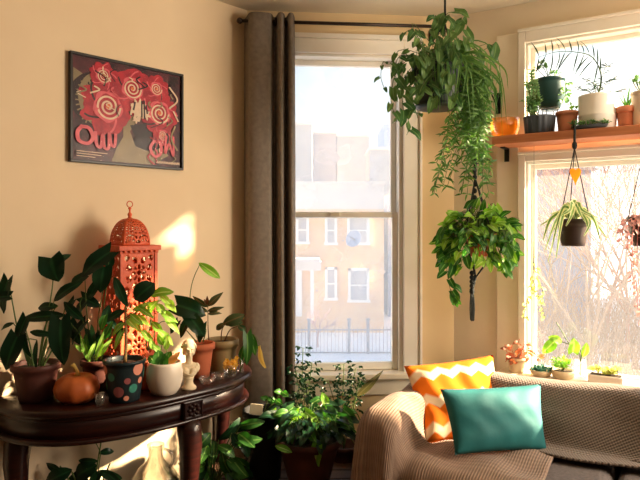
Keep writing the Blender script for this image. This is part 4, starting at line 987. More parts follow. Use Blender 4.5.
b = MB(); b.lathe(cn, [(.014, 0), (.016, .004), (.016, .045), (.008, .062), (.008, .080), (.010, .082), (.007, .082), (.006, .06), (.013, .044), (.001, .006)], 20); b.build('bottle', m_gl, K)
st, lf = MB(), MB()
for pts in ([(240, 372), (243, 350), (247, 336)], [(240, 372), (244, 345), (252, 334), (258, 340), (260, 348)], [(240, 372), (246, 355), (250, 342)]): stem_px(st, pts, d, .0022)
leaves_px(lf, [(247, 334, 247, 366, 13, -.01), (250, 338, 256, 356, 9), (244, 345, 240, 366, 6, 0, 'lance'), (252, 334, 258, 350, 5, 0, 'lance')], d, dj=.02); lf.build('leaves', L_mid, K); st.build('stems', m_stem, K)
lf = MB(); lf.ribbon(smooth([at(259, 346, d), at(261, 354, d), at(263, 362, d - .01), at(266, 368, d)], 10), .016, taper=.8); lf.leaf(at(260, 345, d), at(264, 369, d), .022, 'oval', V((-.4, -1, .2)), .12, .5); lf.build('leaf', L_gold, K)
# glass trinket dishes
for px, d, r, lb in ((207, 2.50, .032, 'low clear glass dish beside the base of the plaster bust'), (218, 2.57, .028, 'small clear glass dish nearer the yellow flowers on the table')):
    cn = ondepth(px, d, TT); t = thing('glass_dish', lb, 'dish', cn, 'glass dishes on the table')
    b = MB(); b.lathe(cn, [(r * .7, 0), (r * .95, .010), (r, .026), (r - .003, .026), (r * .9, .012), (r * .6, .006), (.001, .006)], 28); b.build('bowl', m_gl, t)
    b = MB(); b.lathe(cn, [(r * 1.0, .0262), (r * 1.03, .028), (r * 1.0, .030), (r * .96, .028)], 28, capb=False); b.build('rim', m_gl, t)
# =================================================================== on the floor below the table and window
m_bench = M('dark_oak_bench', c(86, 60, 40), c(66, 45, 30), rough=.6, scale=5, stretch=(1, 12, 1))
# glass demijohn under the table
cn = V((-.685, 2.50, 0)); dj_ = thing('glass_jug', 'large clear glass jug standing on the floor under the console table', 'jug', cn)
b = MB(); b.lathe(cn, [(.085, .0), (.105, .01), (.112, .06), (.112, .30), (.100, .37), (.070, .42), (.038, .45), (.030, .47), (.030, .50), (.036, .505), (.036, .52), (.027, .52), (.026, .47), (.06, .415), (.095, .36), (.107, .30), (.107, .06), (.09, .012), (.001, .012)], 32); b.build('bottle', GLASS('jug_glass', (.97, .96, .92, 1), .16, .015, (1, .97, .9, 1)), dj_)
b = MB(); b.tube(smooth([cn + V((.036, -.0, .50)), cn + V((.065, -.01, .49)), cn + V((.075, -.01, .455)), cn + V((.06, -.01, .425))], 12), .006, 8); b.build('handle', GLASS('handle_glass', gl=.2, diff=.1), dj_)
# plant under the table at the wall side
cn = V((-.93, 2.42, 0)); U = thing('floor_plant', 'dark leaved floor plant with one tall thin stem below the middle of the console table', 'potted plant', cn)
pot(U, cn, .085, .065, .17, m_terra); st, lf = MB(), MB(); d = 2.40
p0 = cn + V((0, 0, .15))
def s3(pts, r=.003, n=12):
    P3 = smooth(pts, n); st.tube(P3, r, 6)
for px, py in ((101, 442), (87, 468), (72, 472), (110, 463), (60, 466), (100, 470), (80, 478)):
    q = at(px, py, d); s3([p0, p0.lerp(q, .5) + V((0, 0, .05)), q])
s3([p0, at(99, 465, d), at(100, 452, d), at(93, 438, d + .05)], .002)
leaves_px(lf, [(99, 453, 114, 451, 7, 0, 'oval'), (98, 461, 78, 461, 7, 0, 'oval'), (97, 465, 74, 478, 18, 0, 'round'), (98, 471, 122, 479, 9, 0, 'oval'), (60, 470, 45, 463, 7, 0, 'lance'), (72, 470, 44, 484, 16, 0, 'oval'), (80, 474, 66, 490, 14), (98, 472, 92, 492, 14), (108, 474, 126, 488, 10), (88, 480, 76, 500, 14), (60, 480, 48, 500, 14)], d, dj=.03, hk=.3)
st.build('stems', m_stem, U); lf.build('leaves', L_dark, U)
# leafy plant beside the table leg
cn = V((-.475, 2.62, 0)); U = thing('floor_plant', 'bushy bright green floor plant just behind the carved front leg of the console table', 'potted plant', cn)
pot(U, cn, .11, .085, .22, m_dterra); st, lf, lf2 = MB(), MB(), MB(); p0 = cn + V((0, 0, .2)); d = 2.6
for k in range(34):
    px, py = rnd.uniform(196, 240), rnd.uniform(425, 476); q = at(px, py, d + rnd.uniform(-.1, .1)); s3([p0, p0.lerp(q, .5) + V((0, 0, .05)), q], .0022, 8)
    e_ = V(((px - 212) / 600 * 2.6 * .8 + rnd.uniform(-.04, .04), rnd.uniform(-.09, .01), rnd.uniform(-.09, .03)))
    (lf if k % 3 else lf2).leaf(q, q + e_.normalized() * rnd.uniform(.08, .13), rnd.uniform(.035, .05), 'oval', hint_(.5), .16, .25)
st.build('stems', m_stem, U); lf.build('leaves', L_mid, U); lf2.build('leaves', L_dark, U)
# white flowering-looking patch low between: small plant with white tipped leaves
cn = V((-.40, 2.30, 0)); U = thing('floor_plant', 'low small leaved plant in front of the bushy one near the table leg', 'potted plant', cn)
pot(U, cn, .09, .07, .24, m_blackp); st, lf = MB(), MB(); p0 = cn + V((0, 0, .22))
for k in range(26):
    q = cn + V((rnd.uniform(-.11, .11), rnd.uniform(-.08, .08), rnd.uniform(.27, .39))); s3([p0, p0.lerp(q, .6) + V((0, 0, .03)), q], .0016, 6); lf.leaf(q, q + V((rnd.uniform(-.05, .05), rnd.uniform(-.04, .01), rnd.uniform(-.03, .03))), .026, 'oval', hint_(.5))
st.build('stems', m_stem, U); lf.build('leaves', L_dark, U)
# bench, tall black planter, pothos bowl
bn = thing('plant_bench', 'low dark wooden bench under the middle window carrying the potted plants', 'bench', V((-.16, 2.74, 0)))
BZ = .29
b = MB()
for k in range(4): b.box((-.16, 2.56 + .098 * k, BZ - .014), (.86, .092, .028))
bevel(b.build('bench_top', m_bench, bn), .004)
for x in (-.54, .22):
    for y in (2.54, 2.87): b = MB(); b.box((x, y, (BZ - .028) / 2), (.045, .045, BZ - .028)); b.build('leg', m_bench, bn)
b = MB()
for y in (2.54, 2.87): b.box((-.16, y, BZ - .055), (.715, .022, .05))
b.build('rail', m_bench, bn)
d = 2.72; cn = V(((264 - 320) / 600 * d, d, BZ + .0005)); ct = at(264, 409, d).z
U = thing('black_planter', 'tall black plastic planter with a white plant label, standing beside the curtain', 'planter', cn)
pot(U, cn, .094, .075, ct - BZ, m_blackp, rim=.004, rimh=.03)
b = MB(); p = at(256, 411, d - .062); b.box((p.x, p.y, p.z), (.056, .003, .060), Matrix.Rotation(.12, 3, 'Y')); b.build('plant_label', M('cream_card', c(214, 200, 168), rough=.8), U)
st, lf = MB(), MB(); p0 = cn + V((0, 0, ct - BZ - .02))
for px, py in ((276, 400), (282, 392), (268, 398)):
    q = at(px, py, d); s3([p0, p0.lerp(q, .6), q], .002, 8); lf.leaf(q, q + V((.03, -.03, -.01)), .03, 'oval', hint_(.4)); lf.leaf(q, q + V((-.03, -.03, .01)), .026, 'oval', hint_(.4))
st.build('stems', m_stem, U); lf.build('leaves', L_mid, U)
# pothos in a wide terracotta bowl
d = 2.64; cn = V(((309 - 320) / 600 * d, d, BZ + .0005)); zr = at(309, 436, d).z
U = thing('potted_pothos', 'lush pothos spilling over a wide terracotta bowl below the middle window', 'potted plant', cn)
pot(U, cn, .140, .085, zr - BZ, m_dterra, rim=.008, rimh=.03, segs=36); st, lf, lf2 = MB(), MB(), MB(); p0 = cn + V((0, 0, zr - BZ - .02))
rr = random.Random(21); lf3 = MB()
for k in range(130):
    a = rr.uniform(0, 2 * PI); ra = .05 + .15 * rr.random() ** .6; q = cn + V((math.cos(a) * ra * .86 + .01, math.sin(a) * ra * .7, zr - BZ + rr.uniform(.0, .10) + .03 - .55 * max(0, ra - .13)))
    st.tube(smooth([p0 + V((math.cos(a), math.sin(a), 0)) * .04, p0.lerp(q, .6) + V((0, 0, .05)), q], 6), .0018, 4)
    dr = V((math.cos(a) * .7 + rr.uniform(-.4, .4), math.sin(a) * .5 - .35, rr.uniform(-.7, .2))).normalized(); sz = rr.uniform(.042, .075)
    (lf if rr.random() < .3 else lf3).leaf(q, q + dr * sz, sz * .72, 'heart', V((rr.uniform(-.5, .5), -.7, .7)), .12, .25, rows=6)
lf3.build('shaded_leaves', L_dark, U)  # dark green puts the deep shadow here into the leaf colour
leaves_px(lf2, [(328, 410, 322, 392, 8, .05, 'oval'), (334, 422, 330, 400, 9, .05, 'oval'), (322, 425, 334, 412, 12), (298, 414, 280, 424, 15), (305, 412, 318, 422, 13), (290, 418, 296, 436, 13), (318, 446, 316, 470, 17, -.14), (276, 412, 266, 424, 10), (275, 446, 292, 452, 7, -.15, 'oval')], d, dj=.06)
st.build('stems', m_stem, U); lf.build('leaves', L_mid, U); lf2.build('leaves', L_light, U)
# feathery plants by the sill
for px0, top, d, lb, sd in ((303, 348, 2.93, 'thin feathery stemmed plant rising in front of the window sill beside the curtain', 3), (344, 364, 2.93, 'thin feathery plant in front of the sill nearer the sofa throw', 4)):
    rr = random.Random(sd); cn = V(((px0 - 320) / 600 * d, d + .02, 0)); U = thing('tomato_plant', lb, 'potted plant', cn, 'thin feathery plants under the window sill')
    pot(U, cn, .075, .058, .36, m_terra if sd == 3 else m_dterra); st, lf = MB(), MB(); p0 = cn + V((0, 0, .33)); tp = at(px0, top, d)
    mains = [tp, at(px0 - 8, top + 18, d), at(px0 + 9, top + 14, d), at(px0 + 2, top + 28, d)] if sd == 3 else [tp, at(px0 - 16, top + 16, d), at(px0 + 12, top + 4, d), at(px0 + 16, top + 16, d)]
    for q in mains:
        P3 = smooth([p0, p0.lerp(q, .5) + V((rr.uniform(-.01, .01), 0, .03)), q], 14); st.tube(P3, .0022, 5)
        for i in range(7, 15):
            p = P3[i]
            for sgn in (-1, 1):
                e_ = p + V((sgn * rr.uniform(.02, .045), rr.uniform(-.03, .02), rr.uniform(-.012, .02))); st.tube([p, e_], .001, 4)
                for w_ in (.5, .75, 1.0): r0 = p.lerp(e_, w_); lf.leaf(r0, r0 + V((sgn * rr.uniform(.006, .02), rr.uniform(-.015, .0), rr.uniform(-.022, .014))), .011, 'lance', hint_(.5), rows=4)
    st.build('stems', m_stem, U); lf.build('leaves', L_dark, U)
# single long leaf beside the sofa arm
d = 2.80; cn = V((.235, 2.86, 0)); U = thing('potted_lily', 'single long olive leaf on a curved stalk rising beside the sofa arm throw', 'potted plant', cn)
pot(U, cn, .07, .055, .36, m_blackp); st, lf = MB(), MB(); p0 = cn + V((0, 0, .33))
s3([p0, at(360, 420, d), at(354, 408, d), at(357, 395, d)], .003); lf.leaf(at(357, 396, d), at(383, 371, d - .02), .036, 'lance', V((.2, -1, .4)), .1, .3)
s3([p0, at(352, 440, d), at(350, 425, d)], .0025); lf.leaf(at(350, 428, d), at(347, 408, d), .05, 'oval', V((.1, -1, .3)))
st.build('stems', m_stem, U); lf.build('leaves', L_olive, U)

# =================================================================== hanging plants
m_macr = M('black_macrame_cord', c(30, 36, 36), rough=.9, scale=90, bump=.5, bscale=300)
# big mixed basket below the ceiling
d = 2.75; cn = at(438, 108, d)
hb = thing('hanging_basket', 'big hanging basket of pothos vines and trailing grassy foliage below the ceiling', 'hanging plant', cn)
b = MB(); zt = at(438, 68, d).z - cn.z
b.lathe(cn, [(.082, 0), (.092, .004), (.098, .02), (.108, zt * .6), (.114, zt - .02), (.120, zt - .018), (.120, zt), (.112, zt), (.106, zt - .02), (.001, zt - .025)], 32); b.build('pot', m_greenp, hb)
b = MB(); b.lathe(cn - V((0, 0, .006)), [(.075, 0), (.100, .004), (.106, .018), (.102, .018), (.097, .008), (.001, .006)], 32); b.build('saucer', m_greenp, hb)
hook = V((at(445, 10, d).x, d, ZC))
b = MB(); b.tube([hook, hook - V((0, 0, .22))], .005, 8); kn = hook - V((0, 0, .22))
for k in range(3):
    a = .6 + 2 * PI * k / 3; b.tube([kn, cn + V((math.cos(a) * .118, math.sin(a) * .118, zt - .006))], .003, 6)
b.build('hanger', m_macr, hb)
b = MB(); b.lathe(hook - V((0, 0, .012)), [(.004, 0), (.016, .006), (.018, .012)], 16); b.tube([hook - V((0, 0, .01)) + V((.010 * math.cos(a), 0, -.014 + .010 * math.sin(a))) for a in [PI / 2 + 1.7 * PI * i / 14 for i in range(15)]], .002, 6); b.build('ceiling_hook', m_rod, hb)
st, lf, lf2 = MB(), MB(), MB(); rr = random.Random(9); tp = cn + V((0, 0, zt))
def V2(pts, d0=d, dj=.05): return [tp + V((rr.uniform(-.04, .04), rr.uniform(-.06, .02), -.01))] + [at(x, y, d0 + rr.uniform(-dj, dj)) for x, y in pts]
for pts, n, sz in ([[(425, 58), (405, 62), (395, 75), (391, 100), (397, 122)], 13, .058], [[(422, 55), (400, 50), (390, 64), (383, 62), (381, 78), (386, 92)], 8, .040], [[(428, 60), (410, 72), (402, 90), (404, 112), (409, 132)], 14, .060],
                   [[(430, 70), (416, 80), (412, 98), (418, 118)], 10, .060], [[(430, 55), (420, 40), (412, 30), (404, 33)], 9, .055], [[(436, 50), (432, 34), (436, 20), (440, 14)], 8, .062], [[(424, 60), (408, 55), (398, 58), (395, 72)], 8, .05], [[(428, 64), (414, 66), (404, 78), (400, 92)], 10, .055],
                   [[(440, 50), (444, 30), (446, 15), (452, 12)], 8, .068], [[(446, 52), (452, 35), (460, 20), (464, 26)], 7, .068], [[(430, 52), (424, 44), (414, 42)], 7, .055], [[(440, 56), (440, 44), (438, 36)], 8, .064], [[(450, 55), (462, 42), (468, 36)], 6, .06], [[(436, 62), (428, 56), (420, 60)], 8, .06], [[(432, 66), (424, 74), (424, 88)], 8, .06]):
    vine(st, lf, V2(pts), n, sz, 'heart', rg=rr, droop=.6)
leaves_px(lf, [(443, 44, 452, 66, 22, 0, 'heart'), (454, 44, 446, 62, 15), (440, 20, 432, 32, 13), (436, 26, 444, 12, 12), (462, 22, 452, 30, 12), (466, 30, 474, 44, 10), (488, 44, 496, 62, 13, 0, 'oval'), (496, 42, 493, 62, 9, 0, 'oval'), (478, 52, 484, 66, 10)], d, dj=.03)
for k in range(46):
    q = at(rr.uniform(414, 458), rr.uniform(56, 100) if k % 3 else rr.uniform(30, 62), d - .125 - rr.uniform(0, .04)); sz = rr.uniform(.045, .068)
    st.tube(smooth([tp + V((rr.uniform(-.09, .06), -.08, 0)), q + V((0, -.01, .03)), q], 6), .0014, 4); lf.leaf(q, q + V((rr.uniform(-.6, .5), -.2, rr.uniform(-1, -.3))).normalized() * sz, sz * .75, 'heart', V((rr.uniform(-.5, .5), -1, .4)), .1, .22, rows=6)
for pts in ([(450, 66), (470, 50), (486, 44)], [(450, 66), (474, 56), (490, 46), (494, 44)], [(442, 66), (440, 50), (443, 44)]): stem_px(st, pts, d, .002)
stv = st
for k in range(64):                                                          # arching grassy straps over the right side
    x1 = rr.uniform(452, 503); hgt = rr.uniform(34, 66); x2 = x1 + rr.uniform(-4, 10); y2 = rr.uniform(84, 140)
    dd = d + rr.uniform(-.10, .08); P3 = smooth([tp + V((rr.uniform(-.05, .08), rr.uniform(-.07, .05), -.01)), at(446 + (x1 - 446) * .45, hgt + 6, dd), at(x1, hgt + 22, dd), at(x2, y2, dd)], 14)
    lf2.ribbon(P3, rr.uniform(.008, .013), hint_(.5), taper=1.0)
for k in range(20):
    x1 = rr.uniform(428, 466); P3 = smooth([tp + V((rr.uniform(-.06, .06), -.06, -.01)), at(x1, rr.uniform(58, 66), d - .12), at(x1 + rr.uniform(-6, 8), rr.uniform(92, 112), d - .135)], 10); lf2.ribbon(P3, .010, hint_(.4))
for k in range(48):                                                          # hanging fine leaved stems
    x1 = rr.uniform(452, 486) ; y2 = rr.uniform(116, 196); x2 = rr.uniform(434, 490); dd = d + rr.uniform(-.09, .09)
    P3 = smooth([tp + V((rr.uniform(.0, .1), rr.uniform(-.08, .06), -.005)), at(x1, 72, dd), at((x1 + x2) / 2 + 4, (72 + y2) / 2, dd), at(x2, y2, dd)], 22); st.tube(P3, .0013, 4)
    for i in range(5, 23):
        for sgn in (-1, 1):
            p = P3[i]; e_ = V((sgn * rr.uniform(.2, 1), rr.uniform(-.6, .3), rr.uniform(-1.1, .15))).normalized() * rr.uniform(.026, .052); lf2.leaf(p, p + e_, .0095, 'lance', hint_(.6), .1, .2, rows=3)
st.build('stems', m_stem, hb); lf.build('pothos_leaves', LEAF('basket_pothos_leaf', c(56, 98, 54), c(96, 128, 66), .35, .4, rib=c(120, 150, 90)), hb); lf2.build('grassy_foliage', L_fern, hb)
# macrame pothos
d = 2.80; cn = at(480, 256, d); hk = WR(.247, .433, 2.10)
hm = thing('macrame_hanging_planter', 'round bright pothos in a black macrame hanger with long tassel, between the two windows', 'hanging plant', cn)
pot(hm, cn, .072, .050, .105, m_terra, rim=.006, rimh=.025)
b = MB(); top = at(475, 178, d)
b.tube(smooth([hk, hk.lerp(top, .4), top + V((0, 0, .12)), top], 14), .007, 8)
for k in range(4):
    a = .4 + PI / 2 * k; e1 = cn + V((math.cos(a) * .082, math.sin(a) * .082, .095)); e2 = cn + V((math.cos(a) * .052, math.sin(a) * .052, -.012))
    b.tube(smooth([top, top.lerp(e1, .5) , e1, e2, cn + V((-.02, 0, -.10))], 20), .0035, 6)
for k in range(7): b.ball(top + V((.002 * math.sin(k * 2), 0, .10 - .032 * k)), (.011, .011, .013), 8, 6)
b.build('macrame_cord', m_macr, hm)
b = MB(); b.tube([WR(.247, .012, 2.11), WR(.247, .44, 2.11), WR(.247, .445, 2.125)], .005, 8); b.tube([WR(.247, .014, 2.04), WR(.247, .15, 2.105)], .004, 8); b.wbox(WR, .236, .258, .012, .018, 2.02, 2.13); b.build('wall_bracket', m_iron, hm)
b = MB(); tz = at(472, 294, d)
b.lathe(tz + V((0, 0, 0)), [(.010, .02), (.013, .012), (.009, 0)], 10)
for k in range(20):
    a = rr.uniform(0, 2 * PI); q = rr.uniform(0, .012); b.tube(smooth([tz + V((math.cos(a) * q * .7, math.sin(a) * q * .7, .005)), tz + V((math.cos(a) * q * 1.2, math.sin(a) * q * 1.2, -.06)), tz + V((math.cos(a) * q * .9, math.sin(a) * q * .9, -.122 + rr.uniform(-.006, .006)))], 5), .0022, 4)
b.tube([cn + V((-.02, 0, -.09)), tz + V((0, 0, .02))], .008, 8)
for k in range(5): b.ball(tz + V((0, 0, .018 + .02 * k)), (.012, .012, .012), 8, 6)
b.build('tassel', m_macr, hm)
st, lf, lf2 = MB(), MB(), MB(); p0 = cn + V((0, 0, .10)); cc = at(478, 243, d)
for k in range(330):
    a, f = rr.uniform(0, 2 * PI), math.acos(rr.uniform(-1, 1)); ra = rr.uniform(.6, 1.0)
    dv = V((math.sin(f) * math.cos(a) * .185, math.sin(f) * math.sin(a) * .125, math.cos(f) * .175)) * ra; q = cc + dv
    if abs(q.x - cn.x) < .10 and abs(q.y - cn.y) < .10 and q.z < cn.z + .10 and q.y > cn.y - .085: continue
    st.tube(smooth([p0 + V((rr.uniform(-.04, .04), rr.uniform(-.04, .04), 0)), (p0 + dv * .5) + V((0, 0, .045)), q], 6), .0014, 4)
    dr = (dv.normalized() * .7 + V((rr.uniform(-.5, .5), -.3, rr.uniform(-.9, .1)))).normalized(); sz = rr.uniform(.038, .070)
    (lf if rr.random() < .55 else lf2).leaf(q, q + dr * sz, sz * .72, 'heart', V((rr.uniform(-.5, .5), -.8, .6)), .12, .22, rows=6)
for k in range(46):
    q = cn + V((rr.uniform(-.11, .11), -.095 - rr.uniform(0, .05), rr.uniform(-.02, .15))); st.tube(smooth([p0 + V((rr.uniform(-.03, .03), -.05, 0)), V((q.x * .8 + p0.x * .2, q.y - .01, p0.z + .02)), q], 6), .0014, 4)
    sz = rr.uniform(.04, .062); (lf if k % 2 else lf2).leaf(q, q + V((rr.uniform(-.7, .7), -.25, rr.uniform(-1, -.1))).normalized() * sz, sz * .75, 'heart', V((rr.uniform(-.5, .5), -.9, .5)), .12, .22, rows=6)
vine(st, lf, [p0, at(455, 230, d), at(447, 262, d - .05), at(450, 288, d - .05), at(456, 300, d - .04)], 14, .055, rg=rr); vine(st, lf, [p0, at(448, 226, d), at(440, 238, d - .03), at(446, 250, d)], 9, .05, rg=rr); vine(st, lf2, [p0, at(500, 230, d), at(508, 250, d - .03), at(512, 272, d - .03)], 11, .055, rg=rr); vine(st, lf2, [p0, at(490, 205, d), at(500, 210, d), at(516, 230, d)], 11, .055, rg=rr)
st.build('stems', m_stem, hm); lf.build('leaves', L_mid, hm); lf2.build('pale_leaves', L_light, hm)
# spider plant under the shelf
d = 2.765; cn = at(573, 246, d); hs = thing('hanging_spider_plant', 'striped spider plant in a dark brown pot hung from the shelf on three cords', 'hanging plant', cn)
zt = at(573, 219, d).z - cn.z
pot(hs, cn, .070, .052, zt, m_brownp, rim=.004, rimh=.022)
b = MB(); top = at(574.5, 148, d); hz_ = SHZ - .02
b.tube(smooth([top, top + V((0, .0, .05)), V((top.x, top.y - .002, hz_)), V((top.x, top.y - .001, SHZ + .012)), V((top.x + .01, top.y + .03, SHZ + .012))], 16), .006, 8)
b.ball(top + V((0, 0, .012)), (.012, .012, .02), 10, 8)
for k in range(3):
    a = PI + .35 + 2 * PI * k / 3; b.tube([top, cn + V((math.cos(a) * .073, math.sin(a) * .073, zt - .004))], .0022, 6)
b.build('cord_hanger', m_macr, hs)
st, lf = MB(), MB(); tp = cn + V((0, 0, zt - .005))
for x1, y1, x2, y2, dd in ((560, 208, 548, 262, -.08), (556, 214, 545, 250, -.05), (562, 212, 556, 258, -.09), (550, 214, 543, 240, 0), (568, 206, 552, 232, .05), (580, 208, 590, 228, -.08), (590, 210, 607, 238, 0), (584, 206, 616, 230, .05), (594, 214, 600, 240, -.06), (570, 204, 560, 216, -.1), (576, 202, 584, 214, .05), (586, 214, 588, 232, -.10), (560, 206, 540, 226, .04), (582, 204, 598, 218, -.05), (572, 208, 566, 226, -.10), (564, 204, 550, 214, .06), (590, 216, 584, 236, -.11)):
    lf.ribbon(smooth([tp + V((rr.uniform(-.03, .03), rr.uniform(-.03, .03), 0)), at((x1 + 573) / 2, y1 - 1, d + dd * .5), at(x1, y1 + 6, d + dd), at(x2, y2, d + dd)], 14), .024, hint_(.4), taper=.85)
lf.build('leaves', L_var, hs)
hp = thing('heart_pendant', 'small amber coloured pointed ornament dangling among the spider plant cords', 'ornament', at(575, 186, d - .03))
m_amb = LEAF('amber_glass', c(240, 170, 50), c(246, 184, 60), .6, .25)
b = MB(); out = []
for i in range(24):
    a = 2 * PI * i / 24; hx = 16 * math.sin(a) ** 3; hy = 13 * math.cos(a) - 5 * math.cos(2 * a) - 2 * math.cos(3 * a) - math.cos(4 * a); out.append(V((at(575.3, 172, d - .03).x + hx * .0016, d - .034, at(575, 173, d - .03).z + (hy * .0018 if hy > 0 else hy * .0033))))
b.prism(out, V((0, .006, 0))); bevel(b.build('heart', m_amb, hp), .0015)
b = MB(); b.tube([at(575.3, 166, d - .03), at(574.6, 152, d - .01), top], .001, 5); b.build('thread', m_macr, hp)
# pink tradescantia at the frame edge
d = 2.66; cn = at(644, 246, d); ht = thing('hanging_tradescantia', 'pink leaved trailing plant in a dark pot hanging at the edge of the bay window', 'hanging plant', cn)
zt = at(640, 217, d).z - cn.z; pot(ht, cn, .068, .050, zt, m_brownp, rim=.004, rimh=.02)
b = MB(); top = V((cn.x, cn.y + .02, 1.72)); b.tube([top, V((top.x, top.y, SHZ + .01)), V((top.x, top.y + .03, SHZ + .01))], .004, 8)
for k in range(3): a = PI + 2 * PI * k / 3; b.tube([top, cn + V((math.cos(a) * .070, math.sin(a) * .070, zt - .004))], .002, 6)
b.build('cord_hanger', m_macr, ht); st, lf = MB(), MB(); tp = cn + V((0, 0, zt))
for pts, n in (([(632, 218), (624, 226), (622, 240)], 14), ([(634, 216), (628, 236), (631, 262), (634, 290)], 22), ([(636, 218), (632, 244), (636, 280), (638, 312)], 24), ([(638, 216), (626, 222), (618, 232)], 10), ([(640, 216), (637, 250), (640, 300), (642, 320)], 20), ([(648, 214), (652, 250), (650, 300)], 18)):
    vine(st, lf, [tp] + [at(x, y, d + rr.uniform(-.08, -.02)) for x, y in pts], n, .030, 'oval', rg=rr)
st.build('stems', L_pink, ht); lf.build('leaves', L_pink, ht)
# yellow green sprig hanging by the window jamb
d = 2.97; top = WR(.42, .012, 1.795); sp_ = thing('hanging_sprig', 'pale yellow green vine sprig dangling on a thread against the bay window jamb', 'hanging plant', at(532, 290, d))
st, lf = MB(), MB(); q = at(534, 262, d); b = MB(); b.tube([V((q.x, q.y, 1.0)) + V((0, 0, .0)), V((q.x, q.y, 1.83))], .0008, 4); b.build('thread', m_macr, sp_)
vine(st, lf, [q + V((0, 0, .1)), at(533, 275, d), at(530, 292, d), at(526, 305, d), at(524, 318, d)], 18, .024, 'heart', rg=rr); vine(st, lf, [at(533, 262, d), at(538, 280, d), at(543, 292, d), at(541, 302, d)], 14, .024, 'heart', rg=rr); vine(st, lf, [at(533, 280, d), at(540, 300, d), at(545, 318, d)], 8, .022, 'heart', rg=rr)
st.build('stem', m_stem, sp_); lf.build('leaves', L_yell, sp_)

# =================================================================== on the shelf
def on_shelf(px, n, hz=SHZ):
    k = (px - CX) / F; bx = E0.x + NR.x * n; by = E0.y + NR.y * n; s = (k * by - bx) / (DR.x - k * DR.y); return WR(s, n, hz + .0005)
cn = on_shelf(505, .115); t = thing('amber_glow_bowl', 'low amber bowl added for the sunlit amber glow at the wall end of the plant shelf', 'bowl', cn)
b = MB(); b.lathe(cn, [(.044, 0), (.060, .012), (.070, .045), (.072, .095), (.068, .095), (.066, .045), (.056, .016), (.001, .008)], 32); b.build('bowl', GLASS('amber_glow_glass', (1, .78, .38, 1), .08, .6, c(255, 206, 110)), t)  # bowl added as stand-in for sunlit amber leaves and wall
cn = on_shelf(539.5, .135); t = thing('potted_jade', 'stubby succulents in a charcoal fluted pot at the front of the plant shelf', 'potted plant', cn); d = cn.y
b = MB(); seg = 64; prof = [(.060, 0), (.066, .004), (.072, .078), (.074, .086), (.068, .086), (.062, .074), (.001, .072)]
rings = [[b.bm.verts.new(cn + V((r * (1 + (.035 * math.cos(16 * 2 * PI * k / seg) if i < 4 else 0)) * math.cos(2 * PI * k / seg), r * (1 + (.035 * math.cos(16 * 2 * PI * k / seg) if i < 4 else 0)) * math.sin(2 * PI * k / seg), z))) for k in range(seg)] for i, (r, z) in enumerate(prof)]
for A_, B_ in zip(rings, rings[1:]):
    for k in range(seg): b.face([A_[k], A_[(k + 1) % seg], B_[(k + 1) % seg], B_[k]])
b.face(rings[0][::-1]); b.build('pot', m_fluted, t); b = MB(); b.lathe(cn, [(.061, .073), (.03, .077), (.001, .078)], 24); b.build('soil', m_soil, t)
st, lf = MB(), MB(); tp = cn + V((0, 0, .075))
for k in range(5):
    q = at(rr.uniform(524, 545), rr.uniform(102, 110), d); st.tube(smooth([tp + V((rr.uniform(-.04, .03), 0, 0)), tp.lerp(q, .6), q], 6), .003, 5); rosette(lf, q, 12, .012, .032, 'oval', .8, rr)
for px, y0, y1 in ((532, 108, 72), (529, 110, 84), (535.5, 108, 82)):
    P3 = smooth([tp + V((-.03, .0, 0)), at(px, y0, d), at(px + 1, (y0 + y1) / 2, d), at(px - 1, y1, d)], 16); st.tube(P3, .0045, 6)
    for p in P3[4:]:
        for sg in (-1, 1): lf.leaf(p, p + V((sg * .018, rr.uniform(-.012, .006), .012)), .013, 'oval', hint_(.4), rows=4)
st.build('stems', m_stem, t); lf.build('leaves', L_suc, t)
cn = on_shelf(550, .055, SHZ); d = cn.y; zb = at(550, 109, d).z
ws = thing('wire_pot_stand', 'little wire plant stand behind the fluted pot lifting the dark teal pot', 'plant stand', cn)
b = MB()
for k in range(4): a = PI / 4 + PI / 2 * k; b.tube([cn + V((math.cos(a) * .042, math.sin(a) * .042, 0)), cn + V((math.cos(a) * .038, math.sin(a) * .038, zb - cn.z - .003))], .0022, 6)
for z in (.012, zb - cn.z - .004): b.tube([cn + V((.040 * math.cos(a), .040 * math.sin(a), z)) for a in [2 * PI * i / 20 for i in range(20)]], .002, 6, closed=True)
b.build('wire_frame', m_iron, ws)
cn = V((cn.x, cn.y, zb)); t = thing('potted_succulent', 'spilling green succulents in a dark teal tub pot raised on the wire stand', 'potted plant', cn)
h_ = at(550, 79, d).z - zb; pot(t, cn, .070, .048, h_, m_tealpot, rim=.002, rimh=.012, belly=.010)
st, lf = MB(), MB(); tp = cn + V((0, 0, h_ - .012))
vine(st, lf, [tp + V((.03, 0, 0)), at(560, 76, d), at(566, 86, d), at(564, 100, d)], 26, .034, 'round', rg=rr); vine(st, lf, [tp + V((.02, -.02, 0)), at(556, 76, d), at(560, 88, d - .05), at(558, 98, d - .05)], 20, .032, 'round', rg=rr)
for px, y1 in ((542, 64), (546, 68), (538, 70), (551, 74), (556, 74)):
    q = at(px, y1, d); st.tube([tp, q], .0018, 5); rosette(lf, q, 9, .010, .028, 'oval', .8, rr)
st.build('stems', m_stem, t); lf.build('leaves', L_suc, t)
cn = on_shelf(567, .11); d = cn.y; t = thing('potted_string_succulent', 'small terracotta pot with wispy succulents between the fluted pot and the white planter', 'potted plant', cn)
pot(t, cn, .050, .038, at(567, 112, d).z - SHZ, m_lterra, rim=.003, rimh=.016); st, lf = MB(), MB(); tp = cn + V((0, 0, .08))
for k in range(7): q = tp + V((rr.uniform(-.04, .04), rr.uniform(-.04, .03), rr.uniform(.005, .05))); st.tube([tp, q], .0015, 4); rosette(lf, q, 7, .006, .020, 'oval', .8, rr)
st.build('stems', m_stem, t); lf.build('leaves', L_light, t)
